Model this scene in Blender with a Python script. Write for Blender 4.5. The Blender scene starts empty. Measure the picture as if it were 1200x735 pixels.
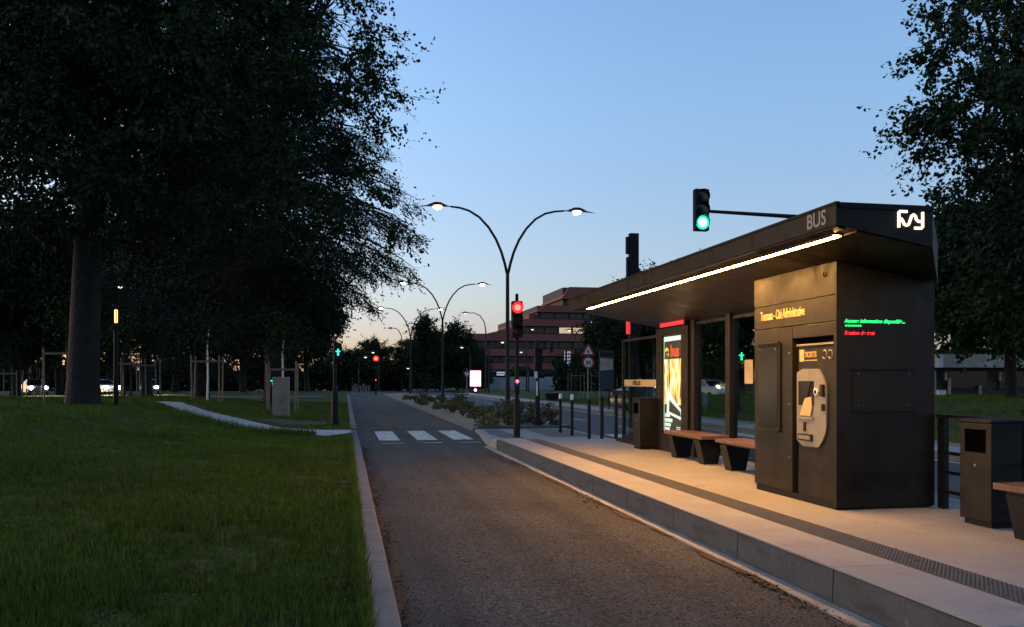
import bpy, bmesh, math, random
import numpy as np
from mathutils import Vector, Matrix

# ------------------------------------------------------------------ camera, sky, exposure
sc = bpy.context.scene
C = sc.collection
YAW = math.atan(.195)
CY, SY = math.cos(YAW), math.sin(YAW)
cam = bpy.data.cameras.new('camera')
cam.lens = 30.0; cam.sensor_width = 36.0; cam.shift_y = 77.5/1200
cam.clip_start = .1; cam.clip_end = 2000
co = bpy.data.objects.new('camera', cam); C.objects.link(co)
co.location = (0, 0, 1.6); co.rotation_euler = (math.radians(90), 0, -YAW)
sc.camera = co
w = bpy.data.worlds.new('World'); sc.world = w; w.use_nodes = True
nt = w.node_tree; bg = nt.nodes['Background']
sky = nt.nodes.new('ShaderNodeTexSky'); sky.sky_type = 'NISHITA'; sky.sun_disc = False
sky.sun_elevation = math.radians(7); sky.sun_rotation = math.radians(-60)
sky.ozone_density = 2.0; sky.air_density = 1.0; sky.dust_density = 1.2
# white balance of the evening sky: cooler overhead, pinker low down, the same all the way round
wtc = nt.nodes.new('ShaderNodeTexCoord'); wsp = nt.nodes.new('ShaderNodeSeparateXYZ'); wrp = nt.nodes.new('ShaderNodeValToRGB')
nt.links.new(wtc.outputs['Generated'], wsp.inputs[0]); nt.links.new(wsp.outputs[2], wrp.inputs[0])
els = wrp.color_ramp.elements
els[0].position = 0; els[0].color = (.80, .70, 1.0, 1); els[1].position = 1; els[1].color = (1.2, 1.25, 1.5, 1)
for zz, cc_ in ((.062, (.85, .744, 1.03)), (.092, (.92, .816, .99)), (.216, (1.03, .99, 1.14)), (.305, (1.09, 1.14, 1.28)), (.402, (1.157, 1.197, 1.388))):
    e_ = els.new(zz); e_.color = (*cc_, 1)
tint = nt.nodes.new('ShaderNodeVectorMath'); tint.operation = 'MULTIPLY'
nt.links.new(sky.outputs[0], tint.inputs[0]); nt.links.new(wrp.outputs[0], tint.inputs[1]); nt.links.new(tint.outputs[0], bg.inputs[0])
bg.inputs[1].default_value = .13
sc.view_settings.view_transform = 'Standard'; sc.view_settings.look = 'None'
sc.view_settings.gamma = 1; sc.view_settings.exposure = 1.3
sc.render.engine = 'CYCLES'
sc.cycles.use_denoising = True
sc.cycles.max_bounces = 6; sc.cycles.diffuse_bounces = 3; sc.cycles.glossy_bounces = 3
sc.cycles.transmission_bounces = 4; sc.cycles.transparent_max_bounces = 8
sc.cycles.sample_clamp_indirect = 4.0
sc.cycles.caustics_reflective = False; sc.cycles.caustics_refractive = False

def at(u, v, d):
    """world point seen at photo pixel (u, v) when it stands d metres away"""
    r = (u-600)/1000*d
    return Vector((r*CY+d*SY, -r*SY+d*CY, 1.6+(445-v)/1000*d))
def ground_y(u, x):
    d = x*1000/(CY*(u-404.9)); return at(u, 445, d).y
rnd = random.Random(7)
R = np.random.default_rng(11)

# ------------------------------------------------------------------ materials
def mat(name, col, rough=.7, metal=0., noise=None, bump=None, spec=.5, col2=None, emit=None, estr=0., alpha=None, coord='Object'):
    m = bpy.data.materials.new(name); m.use_nodes = True
    n = m.node_tree; b = n.nodes['Principled BSDF']
    b.inputs['Base Color'].default_value = (*col, 1)
    b.inputs['Roughness'].default_value = rough; b.inputs['Metallic'].default_value = metal
    b.inputs['Specular IOR Level'].default_value = spec
    tc = n.nodes.new('ShaderNodeTexCoord')
    if noise:
        nz = n.nodes.new('ShaderNodeTexNoise'); nz.inputs['Scale'].default_value = noise[0]; nz.inputs['Detail'].default_value = 6
        n.links.new(tc.outputs[coord], nz.inputs['Vector'])
        rp = n.nodes.new('ShaderNodeValToRGB')
        c2 = col2 if col2 else tuple(c*(1-noise[1]) for c in col)
        rp.color_ramp.elements[0].position = .3; rp.color_ramp.elements[1].position = .7
        rp.color_ramp.elements[0].color = (*c2, 1); rp.color_ramp.elements[1].color = (*col, 1)
        n.links.new(nz.outputs['Fac'], rp.inputs['Fac'])
        out = rp.outputs['Color']
        if len(noise) > 2:                                  # second, fine layer
            nf = n.nodes.new('ShaderNodeTexNoise'); nf.inputs['Scale'].default_value = noise[2]; nf.inputs['Detail'].default_value = 3
            n.links.new(tc.outputs[coord], nf.inputs['Vector'])
            mr = n.nodes.new('ShaderNodeMapRange'); mr.inputs[1].default_value = .3; mr.inputs[2].default_value = .7
            mr.inputs[3].default_value = 1-noise[3]; mr.inputs[4].default_value = 1+noise[3]
            n.links.new(nf.outputs['Fac'], mr.inputs[0])
            mx = n.nodes.new('ShaderNodeVectorMath'); mx.operation = 'SCALE'
            n.links.new(out, mx.inputs[0]); n.links.new(mr.outputs[0], mx.inputs['Scale'])
            out = mx.outputs[0]
        n.links.new(out, b.inputs['Base Color'])
    if bump:
        nb = n.nodes.new('ShaderNodeTexNoise'); nb.inputs['Scale'].default_value = bump[0]; nb.inputs['Detail'].default_value = 5
        n.links.new(tc.outputs[coord], nb.inputs['Vector'])
        bp = n.nodes.new('ShaderNodeBump'); bp.inputs['Strength'].default_value = bump[1]; bp.inputs['Distance'].default_value = bump[2] if len(bump) > 2 else .01
        n.links.new(nb.outputs['Fac'], bp.inputs['Height']); n.links.new(bp.outputs[0], b.inputs['Normal'])
    if emit:
        b.inputs['Emission Color'].default_value = (*emit, 1); b.inputs['Emission Strength'].default_value = estr*.66
    return m

def emat(name, col, s): return mat(name, (.02, .02, .02), .5, emit=col, estr=s)

M = {}
M['anthracite'] = mat('anthracite_metal', (.013, .0125, .012), .45, .0, (3, .3, 60, .12), (40, .08, .002), .2)
M['cladding'] = mat('kiosk_cladding', (.020, .0185, .016), .42, .0, (1.6, .3, 90, .12), (70, .06, .002), .2)
M['cladside'] = M['cladding']
M['soffit'] = mat('soffit_panel', (.075, .063, .048), .42, .2, (1.2, .2, 50, .08))
M['black'] = mat('black_paint', (.008, .008, .009), .6, 0, (5, .3), None, .2)
M['void'] = mat('dark_void', (.002, .002, .002), .9, 0, (5, .3), None, 0)
M['pole'] = mat('dark_pole_paint', (.016, .017, .018), .5, 0, (4, .3, 40, .15), None, .25)
M['steel'] = mat('brushed_steel', (.27, .25, .21), .42, .3, (6, .15, 120, .08))
M['asphalt'] = mat('asphalt', (.110, .098, .082), .88, 0, (.45, .32, 52, .95), (75, 1.0, .03), .3)
M['roadfar'] = mat('road_asphalt', (.080, .079, .080), .85, 0, (.5, .25, 30, .3), (70, .6, .008), .35)
M['concrete'] = mat('platform_concrete', (.34, .315, .275), .85, 0, (1.3, .22, 95, .26), (110, .5, .004), .3)
M['coping'] = mat('coping_stone', (.36, .335, .30), .8, 0, (2.2, .16, 60, .12), (80, .35, .003), .3)
M['kerb'] = mat('kerb_granite', (.23, .205, .18), .8, 0, (2.5, .22, 80, .22), (60, .5, .004), .3)
M['kerbside'] = mat('dark_kerb_concrete', (.085, .089, .094), .75, 0, (2.5, .25, 60, .15), (60, .4, .004), .35)
M['tactile'] = mat('tactile_paving', (.115, .105, .092), .8, 0, (3, .25, 60, .2))
M['gutter'] = mat('gutter_concrete', (.45, .40, .33), .85, 0, (3, .35, 40, .3), (40, .5, .006))
M['paint'] = mat('road_paint', (.72, .67, .58), .7, 0, (3, .3, 50, .2), (90, .6, .004))
M['path'] = mat('path_gravel', (.50, .48, .45), .9, 0, (1.5, .2, 40, .2), (60, .6, .01))
M['soil'] = mat('bare_soil', (.085, .065, .045), .95, 0, (2, .4, 30, .3), (20, .8, .03))
M['mulch'] = mat('gravel_mulch', (.30, .24, .17), .95, 0, (1.5, .35, 25, .4), (30, .9, .03))
M['lawn'] = mat('lawn_turf', (.070, .088, .017), .95, 0, (.5, .45, 12, .45), (25, .9, .05), .2)
M['blade'] = mat('grass_blade', (.115, .160, .022), .8, 0, (.35, .42, 9, .35), None, .08)
M['weed'] = mat('weed_blade', (.13, .15, .04), .8, 0, (1.5, .4, 9, .3), None, .1)
M['earth'] = mat('earth', (.05, .055, .03), .95, 0, (.1, .4, 3, .3))
M['oakleaf'] = mat('oak_leaf', (.034, .050, .020), .85, 0, (.5, .4, 8, .35), None, .08)
M['mapleleaf'] = mat('maple_leaf', (.038, .062, .026), .85, 0, (.4, .4, 8, .35), None, .08)
M['needle'] = mat('cedar_needle', (.034, .048, .034), .85, 0, (.4, .4, 6, .3), None, .08)
M['farleaf'] = mat('far_leaf', (.032, .048, .023), .85, 0, (.15, .5, 2, .4), None, .08)
M['bark'] = mat('bark', (.022, .019, .016), .95, 0, (3, .45, 25, .3), (9, 1, .08))
M['deadleaf'] = mat('dead_leaf', (.095, .050, .022), .9, 0, (6, .5, 30, .4))
M['wood'] = mat('bench_wood', (.15, .076, .040), .5, 0, (4, .3, 30, .2), (40, .3, .003))
M['stake'] = mat('stake_wood', (.22, .18, .13), .85, 0, (4, .3, 30, .2))
M['cabinet'] = mat('cabinet_beige', (.33, .25, .185), .7, 0, (2, .2, 30, .12))
M['brickred'] = mat('red_render', (.22, .062, .046), .85, 0, (.1, .2, 2, .15))
M['darkwall'] = mat('dark_render', (.045, .036, .036), .8, 0, (.2, .3))
M['winglass'] = mat('window_glass', (.012, .013, .016), .22, 0, (.3, .4), None, .35)
M['white'] = mat('white_plastic', (.72, .72, .70), .5, 0, (3, .12))
M['wallwhite'] = mat('white_wall', (.36, .35, .34), .8, 0, (.5, .2))
M['redpaint'] = mat('red_sign_paint', (.42, .022, .025), .45, 0, (4, .2))
M['bluepanel'] = mat('blue_panel', (.020, .045, .062), .5, 0, (2, .25))
M['sand'] = mat('yellow_decal', (.62, .46, .20), .5, 0, (5, .15))
M['carblue'] = mat('dark_car_paint', (.035, .05, .075), .22, .4, (2, .2))
M['carwhite'] = mat('pale_car_paint', (.55, .56, .56), .25, .1, (2, .1))
M['tyre'] = mat('tyre_rubber', (.02, .02, .02), .8, 0, (6, .2))
M['rooftile'] = mat('roof_tile', (.12, .075, .06), .85, 0, (.5, .3))
# light sources
M['led'] = emat('warm_led', (1.0, .48, .12), 104)
M['lampglow'] = emat('street_lamp_glow', (1.0, .66, .34), 75)
M['lampfar'] = emat('far_lamp_glow', (1.0, .74, .42), 1.6)
M['lampcool'] = emat('cool_lamp_glow', (.9, .95, 1.0), .8)
M['logo'] = emat('logo_glow', (1.0, .80, .55), 1.5)
M['greenlamp'] = emat('green_lamp', (.08, 1.0, .58), 14)
M['greendim'] = emat('green_signal_figure', (.03, 1.0, .52), 1.6)
M['redlamp'] = emat('red_lamp', (1.0, .012, .02), 2.2)
M['redhot'] = emat('red_lamp_core', (1.0, .05, .03), 6)
M['reddim'] = emat('red_small_lamp', (1.0, .05, .06), 5)
M['greenring'] = emat('green_lamp_rim', (.01, 1.0, .50), .9)
M['redsign'] = emat('red_light_box', (1.0, .03, .05), .55)
M['ledgreen'] = emat('led_text_green', (.02, 1.0, .22), 1.0)
M['ledred'] = emat('led_text_red', (1.0, .02, .05), .8)
M['screen'] = emat('white_screen', (1.0, .93, .98), 1.6)
M['screenpink'] = emat('pink_screen_edge', (1.0, .05, .25), .5)
M['headlight'] = emat('headlight_glow', (1.0, .80, .50), 500)
M['adwhite'] = emat('advert_white', (.85, 1.0, .86), .62)
M['adyellow'] = emat('advert_yellow', (1.0, .80, .05), .6)
M['adred'] = emat('advert_red', (1.0, .10, .03), .55)
M['addark'] = emat('advert_dark', (.05, .10, .06), .12)
M['winlit'] = emat('lit_window', (1.0, .78, .55), .38)
M['tower'] = emat('lit_stairwell', (.72, .85, 1.0), .32)
# glass: thin pane, clear with reflection
def glass_mat(name, tintc):
    m = bpy.data.materials.new(name); m.use_nodes = True; n = m.node_tree; n.nodes.clear()
    o = n.nodes.new('ShaderNodeOutputMaterial'); mx = n.nodes.new('ShaderNodeMixShader')
    t = n.nodes.new('ShaderNodeBsdfTransparent'); t.inputs[0].default_value = (*tintc, 1)
    g = n.nodes.new('ShaderNodeBsdfGlossy'); g.inputs['Roughness'].default_value = .02
    f = n.nodes.new('ShaderNodeLayerWeight'); f.inputs[0].default_value = .5
    pw = n.nodes.new('ShaderNodeMath'); pw.operation = 'POWER'; pw.inputs[1].default_value = 5
    ma = n.nodes.new('ShaderNodeMath'); ma.operation = 'MULTIPLY_ADD'; ma.inputs[1].default_value = .92; ma.inputs[2].default_value = .045
    n.links.new(f.outputs['Facing'], pw.inputs[0]); n.links.new(pw.outputs[0], ma.inputs[0])
    n.links.new(ma.outputs[0], mx.inputs[0]); n.links.new(t.outputs[0], mx.inputs[1]); n.links.new(g.outputs[0], mx.inputs[2])
    n.links.new(mx.outputs[0], o.inputs[0]); return m
M['glass'] = glass_mat('shelter_glass', (.80, .90, .86))
# advert photograph field: streaks of yellow and cream
def ad_mat():
    m = emat('advert_picture', (1, .8, .3), .6); n = m.node_tree; b = n.nodes['Principled BSDF']
    tc = n.nodes.new('ShaderNodeTexCoord'); mp = n.nodes.new('ShaderNodeMapping'); mp.inputs['Scale'].default_value = (1, 6, 1.2)
    nz = n.nodes.new('ShaderNodeTexNoise'); nz.inputs['Scale'].default_value = 2.2; nz.inputs['Detail'].default_value = 4
    rp = n.nodes.new('ShaderNodeValToRGB'); e = rp.color_ramp.elements
    e[0].position = .36; e[0].color = (.10, .055, .01, 1); e[1].position = .62; e[1].color = (1, .95, .62, 1)
    k = e.new(.48); k.color = (.95, .52, .08, 1)
    n.links.new(tc.outputs['Object'], mp.inputs[0]); n.links.new(mp.outputs[0], nz.inputs['Vector'])
    n.links.new(nz.outputs['Fac'], rp.inputs[0]); n.links.new(rp.outputs[0], b.inputs['Emission Color'])
    b.inputs['Emission Strength'].default_value = .56
    return m
M['adphoto'] = ad_mat()

def wear(m, spec):
    n = m.node_tree; b = n.nodes['Principled BSDF']; src = b.inputs['Base Color'].links[0].from_socket
    tc = n.nodes.new('ShaderNodeTexCoord')
    for scale, sc3, lo, hi, dark in spec:
        mp = n.nodes.new('ShaderNodeMapping'); mp.inputs['Scale'].default_value = sc3
        nz = n.nodes.new('ShaderNodeTexNoise'); nz.inputs['Scale'].default_value = scale; nz.inputs['Detail'].default_value = 5
        mr = n.nodes.new('ShaderNodeMapRange'); mr.inputs[1].default_value = lo; mr.inputs[2].default_value = hi; mr.inputs[3].default_value = 1; mr.inputs[4].default_value = dark
        sc_ = n.nodes.new('ShaderNodeVectorMath'); sc_.operation = 'SCALE'
        n.links.new(tc.outputs['Object'], mp.inputs[0]); n.links.new(mp.outputs[0], nz.inputs['Vector']); n.links.new(nz.outputs['Fac'], mr.inputs[0])
        n.links.new(src, sc_.inputs[0]); n.links.new(mr.outputs[0], sc_.inputs['Scale']); src = sc_.outputs[0]
    n.links.new(src, b.inputs['Base Color'])
wear(M['asphalt'], [(1.0, (2.1, .05, 1), .46, .62, .74), (3.2, (1, .8, 1), .62, .68, .70), (1.1, (1, .5, 1), .45, .7, 1.22)])
wear(M['concrete'], [(2.6, (1, 1, 1), .60, .72, .78), (9, (1, 1, 1), .70, .74, .62)])
wear(M['coping'], [(4, (1, .5, 1), .58, .72, .80)])
wear(M['kerbside'], [(3, (1, .6, 3), .52, .66, .68), (14, (1, 1, 1), .66, .72, 1.5)])
wear(M['kerb'], [(3, (1, .7, 1), .55, .7, .75)])
wear(M['paint'], [(5, (1, .6, 1), .52, .66, .55), (22, (1, 1, 1), .58, .66, .6)])
wear(M['cladding'], [(2.2, (6, 6, .6), .55, .75, 1.35), (7, (1, 1, .25), .62, .72, .75)])
def rough_var(m, scale, lo, hi):
    n = m.node_tree; b = n.nodes['Principled BSDF']; tc = n.nodes.new('ShaderNodeTexCoord')
    nz = n.nodes.new('ShaderNodeTexNoise'); nz.inputs['Scale'].default_value = scale; nz.inputs['Detail'].default_value = 6
    mr = n.nodes.new('ShaderNodeMapRange'); mr.inputs[1].default_value = .35; mr.inputs[2].default_value = .65; mr.inputs[3].default_value = lo; mr.inputs[4].default_value = hi
    n.links.new(tc.outputs['Object'], nz.inputs['Vector']); n.links.new(nz.outputs['Fac'], mr.inputs[0]); n.links.new(mr.outputs[0], b.inputs['Roughness'])
rough_var(M['cladding'], 3.5, .30, .62); rough_var(M['anthracite'], 4, .32, .6); rough_var(M['steel'], 9, .3, .55); rough_var(M['soffit'], 2, .35, .55)

# ------------------------------------------------------------------ mesh helpers
def tag(o, label=None, cat=None, group=None, kind=None):
    if label: o['label'] = label
    if cat: o['category'] = cat
    if group: o['group'] = group
    if kind: o['kind'] = kind
    return o
def thing(name, loc, label=None, cat=None, group=None, rz=0, kind=None):
    o = bpy.data.objects.new(name, None); C.objects.link(o); o.empty_display_size = .2
    o.location = loc; o.rotation_euler.z = rz
    return tag(o, label, cat, group, kind)
def root_loc(p):
    v = Vector((0, 0, 0))
    while p: v = v+p.location; p = p.parent
    return v

class MB:
    def __init__(s): s.v = []; s.f = []
    def add(s, vs, fs):
        k = len(s.v); s.v += [tuple(p) for p in vs]; s.f += [tuple(i+k for i in f) for f in fs]; return s
    def box(s, x0, x1, y0, y1, z0, z1, bev=0):
        if bev <= 0:
            vs = [(x, y, z) for z in (z0, z1) for x, y in ((x0, y0), (x1, y0), (x1, y1), (x0, y1))]
            return s.add(vs, [(3, 2, 1, 0), (4, 5, 6, 7), (0, 1, 5, 4), (1, 2, 6, 5), (2, 3, 7, 6), (3, 0, 4, 7)])
        b = bmesh.new(); bmesh.ops.create_cube(b, size=1)
        for q in b.verts: q.co = Vector(((x0+x1)/2+q.co.x*(x1-x0), (y0+y1)/2+q.co.y*(y1-y0), (z0+z1)/2+q.co.z*(z1-z0)))
        bmesh.ops.bevel(b, geom=b.edges[:], offset=bev, segments=2, profile=.5, affect='EDGES')
        b.verts.index_update()
        s.add([q.co[:] for q in b.verts], [[q.index for q in f.verts] for f in b.faces]); b.free(); return s
    def prism(s, poly, axis, a, b):
        """polygon in the two other axes, extruded along axis from a to b"""
        n = len(poly)
        def P(p, t): return {'x': (t, p[0], p[1]), 'y': (p[0], t, p[1]), 'z': (p[0], p[1], t)}[axis]
        vs = [P(p, a) for p in poly]+[P(p, b) for p in poly]
        fs = [tuple(range(n-1, -1, -1)), tuple(range(n, 2*n))]+[(i, (i+1) % n, n+(i+1) % n, n+i) for i in range(n)]
        return s.add(vs, fs)
    def tube(s, path, rad, n=8, cap=True):
        path = [Vector(p) for p in path]
        rad = [rad]*len(path) if not hasattr(rad, '__len__') else rad
        rings = []; up = Vector((0, 0, 1))
        t0 = (path[1]-path[0]).normalized()
        a = t0.cross(up) if abs(t0.dot(up)) < .95 else t0.cross(Vector((1, 0, 0)))
        a.normalize()
        for i, p in enumerate(path):
            t = (path[min(i+1, len(path)-1)]-path[max(i-1, 0)]).normalized()
            a = (a-t*a.dot(t)).normalized(); b = t.cross(a)
            rings.append([p+(a*math.cos(2*math.pi*k/n)+b*math.sin(2*math.pi*k/n))*rad[i] for k in range(n)])
        vs = [q for r_ in rings for q in r_]; fs = []
        for i in range(len(path)-1):
            for k in range(n):
                fs.append((i*n+k, i*n+(k+1) % n, (i+1)*n+(k+1) % n, (i+1)*n+k))
        if cap: fs += [tuple(range(n-1, -1, -1)), tuple((len(path)-1)*n+k for k in range(n))]
        return s.add(vs, fs)
    def lathe(s, c, prof, n=16, axis='z'):
        c = Vector(c); vs = []; fs = []
        for r_, h in prof:
            for k in range(n):
                a = 2*math.pi*k/n; p = (r_*math.cos(a), r_*math.sin(a), h)
                if axis == 'y': p = (p[0], h, p[1])
                if axis == 'x': p = (h, p[0], p[1])
                vs.append(c+Vector(p))
        m = len(prof)
        for i in range(m-1):
            for k in range(n): fs.append((i*n+k, i*n+(k+1) % n, (i+1)*n+(k+1) % n, (i+1)*n+k))
        fs += [tuple(range(n-1, -1, -1)), tuple((m-1)*n+k for k in range(n))]
        return s.add(vs, fs)
    def quad(s, a, b, c, d): return s.add([a, b, c, d], [(0, 1, 2, 3)])
    def build(s, name, m, parent=None, smooth=False, local=False):
        me = bpy.data.meshes.new(name)
        off = root_loc(parent) if (parent and not local) else Vector((0, 0, 0))
        me.from_pydata([(p[0]-off.x, p[1]-off.y, p[2]-off.z) for p in s.v], [], s.f); me.update()
        if smooth:
            for p in me.polygons: p.use_smooth = True
            try: me.set_sharp_from_angle(angle=math.radians(40))
            except Exception: pass
        me.materials.append(M[m] if isinstance(m, str) else m)
        b = bmesh.new(); b.from_mesh(me); bmesh.ops.recalc_face_normals(b, faces=b.faces[:]); b.to_mesh(me); b.free()
        o = bpy.data.objects.new(name, me); C.objects.link(o); o.parent = parent
        return o
def npmesh(name, V, F, m, parent=None, off=None):
    """V (n,3), F (k,s) with equal-size faces"""
    V = np.asarray(V, dtype=np.float32)
    if off is not None: V = V-np.array(off, dtype=np.float32)
    F = np.asarray(F, dtype=np.int32); k, sz = F.shape
    me = bpy.data.meshes.new(name)
    me.vertices.add(len(V)); me.vertices.foreach_set('co', V.ravel())
    me.loops.add(k*sz); me.loops.foreach_set('vertex_index', F.ravel())
    me.polygons.add(k); me.polygons.foreach_set('loop_start', np.arange(0, k*sz, sz, dtype=np.int32))
    me.update(calc_edges=True); me.validate()
    me.materials.append(M[m] if isinstance(m, str) else m)
    o = bpy.data.objects.new(name, me); C.objects.link(o); o.parent = parent
    return o
def dup(o, parent=None, loc=None, rz=None, scale=None):
    c = o.copy(); C.objects.link(c)
    c.parent = parent
    if loc is not None: c.location = loc
    if rz is not None: c.rotation_euler.z = rz
    if scale is not None: c.scale = scale if hasattr(scale, '__len__') else (scale,)*3
    for ch in list(o.children): dup(ch, c)
    return c
def text(name, s, size, m, origin, right, up, parent, bold=0., cond=1., depth=.004, align='LEFT', shear=0):
    cu = bpy.data.curves.new(name, 'FONT'); cu.body = s; cu.size = size; cu.align_x = align; cu.offset = bold; cu.extrude = depth; cu.shear = shear
    t = bpy.data.objects.new(name, cu); C.objects.link(t)
    bpy.context.view_layer.update()
    me = bpy.data.meshes.new_from_object(t.evaluated_get(bpy.context.evaluated_depsgraph_get()))
    bpy.data.objects.remove(t); bpy.data.curves.remove(cu)
    r_ = Vector(right).normalized(); u_ = Vector(up).normalized(); n_ = r_.cross(u_)
    off = Vector(origin)-root_loc(parent)
    for v in me.vertices: v.co = off+r_*v.co.x*cond+u_*v.co.y+n_*v.co.z
    me.materials.clear(); me.materials.append(M[m]); me.name = name
    o = bpy.data.objects.new(name, me); C.objects.link(o); o.parent = parent
    return o
def ss(a, b, x):
    t = np.clip((x-a)/(b-a), 0, 1); return t*t*(3-2*t)

# ------------------------------------------------------------------ terrain
def hL(x, y):          # lawn left of the lane: low bank rising to the trees
    x = np.asarray(x, dtype=float); y = np.asarray(y, dtype=float)
    h = .10+.66*ss(.6, 8.5, -x)*ss(9, 27, y)*(1-.95*ss(42, 62, y))+.05*np.sin(x*.9+.4)*np.sin(y*.55)*ss(.4, 2.5, -x)
    return h
def hR(x, y):          # verge across the road on the right
    x = np.asarray(x, dtype=float); y = np.asarray(y, dtype=float)
    return .14+.62*ss(15, 27, x)*(1-ss(45, 75, y))
def grid(name, x0, x1, nx, y0, y1, ny, hf, m):
    xs = np.linspace(x0, x1, nx); ys = np.linspace(y0, y1, ny)
    X, Y = np.meshgrid(xs, ys); Z = hf(X, Y)
    V = np.stack([X.ravel(), Y.ravel(), Z.ravel()], 1)
    i = np.arange((ny-1)*(nx-1)); a = (i//(nx-1))*nx+i % (nx-1)
    F = np.stack([a, a+1, a+nx+1, a+nx], 1)
    o = npmesh(name, V, F, m); tag(o, kind='structure')
    for p in o.data.polygons: p.use_smooth = True
    return o
tag(MB().box(-700, 700, -300, 1200, -.6, -.03).build('ground', 'earth'), kind='structure')
grid('lawn', -80, .155, 110, -6, 110, 120, hL, 'lawn')
grid('verge', 13.35, 95, 70, -25, 120, 60, hR, 'lawn')

# bus lane
def lane_right(y): return 3.34+.50*float(ss(19.0, 25.5, y))
ys = [-8, 0, 4, 8, 12, 16, 18, 19, 20, 21, 22, 23, 24, 25, 26, 28, 32, 40, 55, 70, 92]
mb = MB(); nx = 6; vs = []; fs = []
for y in ys:
    for k in range(nx):
        vs.append((.30+(lane_right(y)+.02-.30)*k/(nx-1), y, .012*math.sin(k/(nx-1)*math.pi)))
for i in range(len(ys)-1):
    for k in range(nx-1): fs.append((i*nx+k, i*nx+k+1, (i+1)*nx+k+1, (i+1)*nx+k))
tag(mb.add(vs, fs).build('bus_lane', 'asphalt', smooth=True), kind='structure')
# cross street at the far end of the lane, carriageway on the right
tag(MB().box(-60, 60, 92, 104, -.02, .006).build('cross_street', 'roadfar'), kind='structure')
tag(MB().box(7.05, 11.65, -25, 92, -.02, .004).build('road', 'roadfar'), kind='structure')

# crossing bars on the lane
def stripe(name, x0, x1, y0, y1, z=.017, parent=None, n=6):
    m = MB()
    for i in range(n):
        a = y0+(y1-y0)*i/n; b = y0+(y1-y0)*(i+1)/n
        m.quad((x0, a, z), (x1, a, z), (x1, b, z), (x0, b, z))
    return m.build(name, 'paint', parent)
zc = thing('crosswalk', (2, 24, 0), kind='structure')
for x0, x1 in ((.86, 1.40), (1.85, 2.38), (2.80, 3.34)):
    stripe('painted_bar', x0, x1, 22.4, 26.4, .018, zc)
    stripe('painted_dash', x0+.05, x1+.02, 21.35, 21.48, .018, zc)
zr = thing('road_crossing', (9, 22, 0), kind='structure')
for k in range(5):
    stripe('painted_bar', 7.35+k*.9, 7.85+k*.9, 20.2, 23.8, .010, zr)
zf = thing('far_crossing', (13, 84, 0), kind='structure')
for k in range(7):
    stripe('painted_bar', 8.0+k*1.0, 8.5+k*1.0, 78, 82, .03, zf)
mk = thing('lane_marking', (9.1, 30, 0), kind='structure')
for k in range(9):
    stripe('painted_dash', 9.10, 9.22, 26.5+k*5.5, 28.2+k*5.5, .010, mk)
el = thing('edge_line', (11.5, 20, 0), kind='structure')
stripe('painted_line', 11.42, 11.54, -20, 92, .010, el, 20)
stripe('painted_line', 7.16, 7.28, -20, 19.5, .010, el, 8)

# kerbs ------------------------------------------------------------
def kerb_row(name, mk_poly, y0, y1, L, m, gap=.008, step=1):
    k = thing(name, (0, y0, 0), kind='structure')
    y = y0; cache = {}
    while y < y1-.01:
        l = min(L, y1-y)
        o = MB().prism(mk_poly(y), 'y', y+gap/2+rnd.uniform(0, .004), y+l-gap/2).build('kerb_stone', m, k)
        o.location.z += rnd.uniform(-.004, .004); o.location.x += rnd.uniform(-.004, .004)
        y += l
    return k
def pl(y):            # left kerb, dropped at the crossing
    h = .125-.10*float(ss(20.3, 21.3, y)*(1-ss(26.3, 27.3, y)))
    return [(.145, -.15), (.335, -.15), (.335, h-.02), (.315, h), (.145, h)]
kerb_row('left_kerb', pl, -2, 92, 1.0, 'kerb')
def pr(y):
    x = lane_right(y); return [(x-.0, -.15), (x+.16, -.15), (x+.16, .10), (x+.02, .10), (x, .08)]
kerb_row('bed_kerb', pr, 26, 92, 1.0, 'kerb')
kerb_row('road_kerb', lambda y: [(11.66, -.1), (11.84, -.1), (11.84, .14), (11.68, .14)], -25, 92, 3.0, 'kerb')
kerb_row('platform_back_kerb', lambda y: [(6.72, -.1), (7.04, -.1), (7.04, .12), (6.72, .12)], -8, 20, 2.0, 'kerb')
kerb_row('verge_kerb', lambda y: [(13.24, -.1), (13.40, -.1), (13.40, .19), (13.24, .19)], -25, 92, 3.0, 'kerb')
tag(MB().box(11.84, 13.24, -25, 92, -.1, .13).build('far_pavement', 'coping'), kind='structure')

# ------------------------------------------------------------------ platform
PZ = .266
def pz(y): return PZ-.18*float(ss(18.2, 21.2, y))
def sheet(name, x0f, x1f, ylist, zf_, m, zoff=0., parent=None, skirt=0):
    mb = MB()
    n = 5; vs = []; fs = []
    for y in ylist:
        a, b = (x0f(y) if callable(x0f) else x0f), (x1f(y) if callable(x1f) else x1f)
        for k in range(n): vs.append((a+(b-a)*k/(n-1), y, zf_(y)+zoff))
    for i in range(len(ylist)-1):
        for k in range(n-1): fs.append((i*n+k, i*n+k+1, (i+1)*n+k+1, (i+1)*n+k))
    return mb.add(vs, fs).build(name, m, parent)
py = [-8, -2, 4, 10, 15, 18.2]+[18.5+.25*k for k in range(12)]+[21.5, 23, 25.9]
plat = tag(sheet('platform', lambda y: lane_right(y)+.05, 6.73, py, pz, 'concrete', -.004), kind='structure')
tag(MB().box(3.5, 6.72, -8, 18.2, -.1, PZ-.03).build('platform_base', 'kerbside'), kind='structure')
pk = thing('platform_kerb', (3.4, -8, 0), kind='structure')
y = -8.
while y < 18.9:
    h = pz(y+.5)
    o = MB().prism([(3.375, -.15), (3.55, -.15), (3.55, h-.012), (3.405, h-.012), (3.395, h-.02)], 'y', y+.006, y+1.5-.006).build('kerb_stone', 'kerbside', pk)
    MB().box(3.392, 3.93, y+.004, y+1.5-.004, h-.011, h+.004, .004).build('coping_slab', 'coping', pk)
    y += 1.5
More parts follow.
